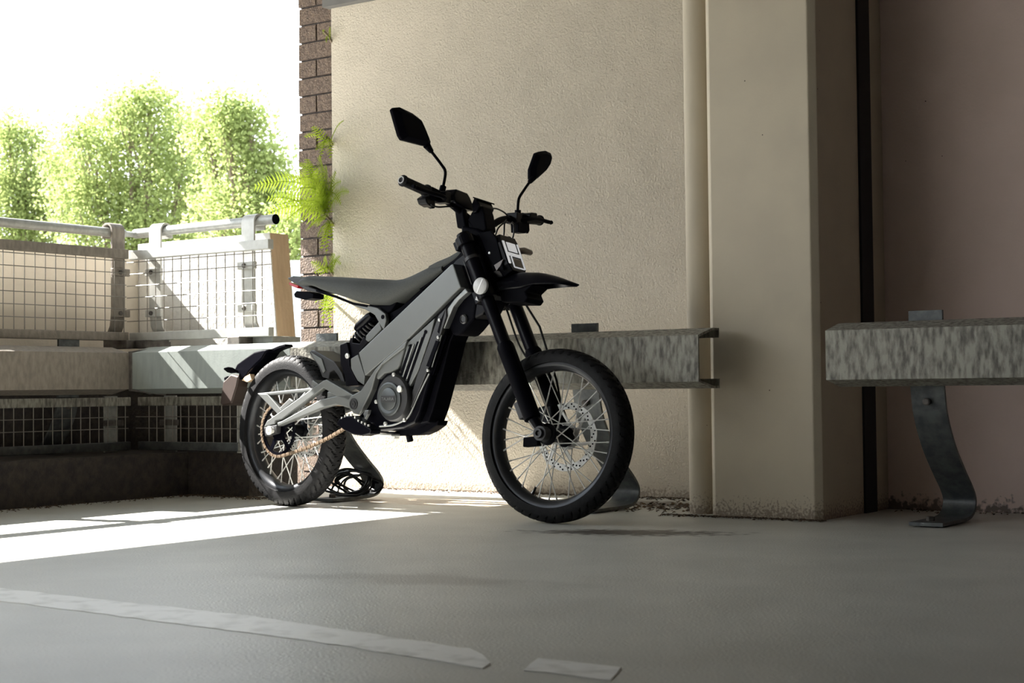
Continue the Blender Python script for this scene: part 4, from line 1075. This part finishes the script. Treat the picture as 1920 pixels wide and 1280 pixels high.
lo_ = lt.build('leaf_litter', 'litter'); tag(lo_, 'crumbs of dirt and dry leaf litter along the foot of the walls', 'debris', kind='stuff')

# ------------------------------------------------------------------ coil of black cable on the leg foot
cc = at(668, 903, 1, 5.02); cl = thing('cable_coil', (cc.x, cc.y, 0), 'tangled coil of black cable lying on the curved leg foot behind the rear wheel', 'cable')
m = MB()
for k in range(9):
    pts = []; rx = random.uniform(.07, .12); rz = random.uniform(.035, .055); ox = random.uniform(-.03, .03); oz = random.uniform(.055, .07); ph = random.uniform(0, 6.28); ti = random.uniform(-.35, .35); oy = random.uniform(-.035, .03)
    for j in range(40):
        a = 2 * PI * j / 40
        x = rx * math.cos(a); z = rz * math.sin(a) + .006 * math.sin(3 * a + ph)
        x, z = x * math.cos(ti) - z * math.sin(ti), x * math.sin(ti) * .5 + z
        pts.append(Vector((cc.x + ox + x, cc.y + oy + .05 * math.sin(a + ph) + .35 * (z), max(.022, oz + z))))
    m.tube(pts, .0048, 8, closed=True)
m.build('coil', 'cable_black', cl, smooth=True)
P = [(cc.x + .09, cc.y, .05), (cc.x + .11, cc.y - .02, .075), (cc.x + .135, cc.y - .02, .070)]
MB().tube(P, [.006, .009, .003], 8).build('plug', 'black_plastic', cl, smooth=True)

# ------------------------------------------------------------------ ferns
def frond(root, tip, width, droop=.12, n=18, side=None, sg_=1):
    root = Vector(root); tip = Vector(tip); L0 = (tip - root).length
    view = (CAM - root).normalized(); d = (tip - root).normalized()
    nrm = (Vector((random.uniform(-.1, .6), -1, random.uniform(-.1, .4)))).normalized()
    sd = d.cross(nrm).normalized(); upv = Vector((0, 0, 1))
    pts = []
    for i in range(n + 1):
        t = i / n; p = root.lerp(tip, t) + upv * (droop * L0 * math.sin(PI * t)); pts.append(p)
    m = MB(); m.tube(pts, [.0016 * (1 - .7 * i / n) + .0003 for i in range(n + 1)], 5)
    for i in range(1, n):
        t = i / n; w = width * (math.sin(PI * min(1, t * .72 + .2)) ** .8) * (1 - t * .55)
        tg = (pts[i + 1] - pts[i - 1]).normalized()
        for s2 in (-1, 1):
            dd = (sd * s2 + tg * .45 + nrm * random.uniform(-.15, .15)).normalized(); ln = w * random.uniform(.9, 1.05); wb_ = L0 / n * .36
            # pinna: lobed, tapering blade
            K_ = 5; L_1 = []; L_2 = []
            for q in range(K_ + 1):
                u = q / K_; c = pts[i] + dd * (ln * u) - nrm * (-.1 * ln * u * u) - upv * (.18 * ln * u * u); hw = wb_ * (1 - u) ** .7 * (1.0 if q % 2 == 0 else .72)
                if q == K_: hw = .0003
                L_1.append(c + tg * hw); L_2.append(c - tg * hw)
            o = len(L_1); m.add(L_1 + L_2, [(q, q + 1, o + q + 1, o + q) for q in range(K_)])
    return m
def fern(rootpx, tips, label, rn=5.60, width=.06):
    r_ = at(rootpx[0], rootpx[1], 1, rn); th = thing('fern', (r_.x, r_.y, r_.z), label, 'fern', )
    L_fern = 1.4 if len(tips) > 12 else .4
    for (x, y, n_, w_) in tips:
        tp = at(x, y, 1, n_); jit = Vector((random.uniform(-.02, .01), 0, random.uniform(-.05, .05) * (L_fern)))
        frond(r_ + jit, tp, (w_ or width) * 1.35, random.uniform(.04, .14), n=max(9, int((tp - r_).length / .017))).build('frond', 'fern_leaf', th)
    MB().tube([r_ + Vector((.0, .03, -.03)), r_, r_ + Vector((-.01, -.02, .02))], .006, 6).build('root_stock', 'bark', th)
    return th
fern((618, 262), [(570, 258, 5.42, .035), (585, 236, 5.5, .035), (645, 226, 5.45, .022), (600, 300, 5.45, .03), (592, 282, 5.5, .03), (620, 300, 5.5, .03)], 'small bright fern highest on the corner, between bricks and beige wall')
fern((610, 385), [(474, 352, 5.25, .075), (498, 372, 5.30, .06), (500, 400, 5.30, .07), (530, 330, 5.30, .065), (560, 305, 5.3, .065), (575, 296, 5.35, .06), (600, 292, 5.4, .06), (585, 330, 5.2, .06), (545, 360, 5.2, .07),
                  (612, 310, 5.4, .05), (640, 340, 5.4, .045), (655, 360, 5.4, .045), (560, 420, 5.35, .06), (575, 432, 5.4, .05), (596, 425, 5.4, .05), (640, 385, 5.45, .04), (565, 385, 5.2, .07), (590, 360, 5.2, .06), (535, 415, 5.3, .06), (630, 320, 5.45, .04), (520, 385, 5.3, .06), (550, 340, 5.25, .06)],
     'large yellow-green fern with long arching fronds growing out of the brick pier')
fern((619, 412), [(602, 470, 5.48, .035), (612, 476, 5.5, .035), (596, 445, 5.48, .03), (624, 455, 5.5, .025)], 'drooping fern hanging directly below the largest fern')
fern((618, 505), [(582, 490, 5.5, .03), (588, 512, 5.5, .03), (628, 475, 5.5, .035), (638, 480, 5.5, .03), (640, 496, 5.5, .03), (600, 515, 5.5, .025), (606, 486, 5.5, .03)], 'small fern just above the motorcycle seat')
fern((616, 555), [(598, 580, 5.5, .025), (604, 612, 5.52, .022), (628, 590, 5.5, .022), (620, 618, 5.52, .02), (590, 568, 5.5, .02)], 'sparse pale fern below seat height beside the rear shock')
fern((616, 68), [(604, 57, 5.56, .012), (612, 80, 5.56, .012), (619, 50, 5.56, .01)], 'tiny green sprout near the top of the brick pier')

# ------------------------------------------------------------------ trees beyond the car park
def tree(cx, cyy, czz, blobs, label, leaf=.072, dens=1.0, trunk=True):
    """blobs: (dx, dy, dz, r) around the crown centre"""
    th = thing('tree', (cx, cyy, -6), label, 'tree', )
    m = MB(); rnd = random.random
    for dx, dy, dz, r_ in blobs:
        nclu = int(150 * dens * (r_ ** 2)) + 20
        for k in range(nclu):
            while True:
                v_ = Vector((rnd() * 2 - 1, rnd() * 2 - 1, rnd() * 2 - 1))
                if .25 < v_.length < 1: break
            v_ = v_.normalized() * (v_.length ** .5)
            cc_ = Vector((cx + dx, cyy + dy, czz + dz)) + v_ * r_
            for j in range(26):
                p = cc_ + Vector((random.gauss(0, .17), random.gauss(0, .17), random.gauss(0, .15)))
                a = Vector((rnd() - .5, rnd() - .5, rnd() - .5)).normalized(); b_ = a.cross(Vector((rnd() - .5, rnd() - .5, rnd() - .5))).normalized(); s_ = leaf * random.uniform(.6, 1.2)
                m.add([p - a * s_ * .6, p + b_ * s_ * .38, p + a * s_ * .6, p - b_ * s_ * .38], [(0, 1, 2, 3)])
    m.build('foliage', 'tree_leaf', th)
    w = MB(); base = Vector((cx, cyy, -6)); top = Vector((cx, cyy, czz))
    w.tube([base, base.lerp(top, .5), top], [.22, .16, .07], 8)
    for dx, dy, dz, r_ in blobs:
        e = Vector((cx + dx, cyy + dy, czz + dz)); s_ = base.lerp(top, random.uniform(.55, .85)); mm = (s_ + e) / 2 + Vector((0, 0, -.2))
        w.tube([s_, mm, e], [.07, .045, .012], 6)
        for q in range(4):
            ee = e + Vector((random.uniform(-1, 1), random.uniform(-1, 1), random.uniform(-.5, 1))) * r_ * .7; w.tube([mm.lerp(e, .5), ee], [.022, .006], 5)
    w.build('trunk', 'bark', th)
    return th
def far(px, py, depth):
    d = ray(px, py); return CAM + d * depth
def tree_px(blobs, depth, label, **k):
    """crown blobs given as (photo x, photo y, radius px, depth offset)"""
    P = [(far(x, y, depth + dd), r_ * (depth) / FPX) for x, y, r_, dd in blobs]
    c = sum((p for p, _ in P), Vector()) / len(P)
    return tree(c.x, c.y, c.z, [(p.x - c.x, p.y - c.y, p.z - c.z, r_) for p, r_ in P], label, **k)
tree_px([(285, 235, 62, 0), (210, 250, 55, 1), (350, 290, 75, 0), (260, 320, 85, 1), (180, 320, 60, 0), (330, 390, 90, 0), (220, 410, 80, 1), (150, 400, 60, 0), (300, 450, 70, 0), (280, 190, 34, 0), (240, 205, 34, 0), (340, 235, 40, 1), (160, 255, 38, 0), (120, 300, 40, 1), (395, 330, 55, 2), (380, 400, 60, 2), (130, 350, 55, 2), (200, 440, 60, 0), (330, 455, 60, 1)], 30,
        'tall pale green tree whose crown rises highest above the handrail', dens=1.05)
tree_px([(430, 225, 42, 0), (400, 270, 50, 1), (465, 265, 45, 0), (490, 300, 42, 0), (450, 340, 70, 1), (500, 370, 45, 0), (420, 420, 70, 0), (490, 440, 60, 0), (425, 200, 28, 0), (470, 220, 28, 0), (505, 330, 30, 0), (390, 240, 36, 1), (515, 400, 35, 0), (455, 400, 60, 1)], 27,
        'green tree just left of the brick pier, behind the handrail end', dens=1.05)
tree_px([(30, 300, 55, 0), (70, 350, 62, 0), (10, 370, 60, 0), (90, 410, 55, 0), (20, 430, 60, 0), (15, 235, 32, 0), (50, 270, 35, 0), (-20, 320, 60, 1), (100, 350, 45, 0), (60, 450, 60, 0)], 33, 'hazy green tree at the far left behind the handrail', dens=1.0)
tree_px([(545, 420, 26, 0), (550, 465, 26, 0), (540, 500, 20, 0)], 24, 'sliver of green tree seen in the gap between parapet end and brick pier', dens=1.5)
a, b2 = far(500, 512, 20), far(620, 512, 20)
fb = thing('distant_building', (a.x, a.y, -6), 'pale blue-white building low in the gap left of the brick pier', 'building')
m = MB(); d = (b2 - a).normalized(); d.z = 0; d.normalize(); nrm = Vector((-d.y, d.x, 0))
m.obox(Vector(((a.x + b2.x) / 2, (a.y + b2.y) / 2, (a.z - 6) / 2)), d, nrm, (0, 0, 1), .6, 1.0, (a.z + 6) / 2); m.build('wall', 'far_paint', fb)
m = MB(); m.obox(Vector(((a.x + b2.x) / 2, (a.y + b2.y) / 2, a.z + .03)), d, nrm, (0, 0, 1), .66, 1.06, .04); m.build('roof', 'white_parapet', fb)
gd = mbx((-60, 6.2, -6.4), (20, 60, -6)); gd.box((-60, -20, -6.4), (-9, 6.2, -6)); o = struct(gd.build('ground', 'concrete_soffit'))
for o in bpy.data.objects:
    if '_o' in o: del o['_o']
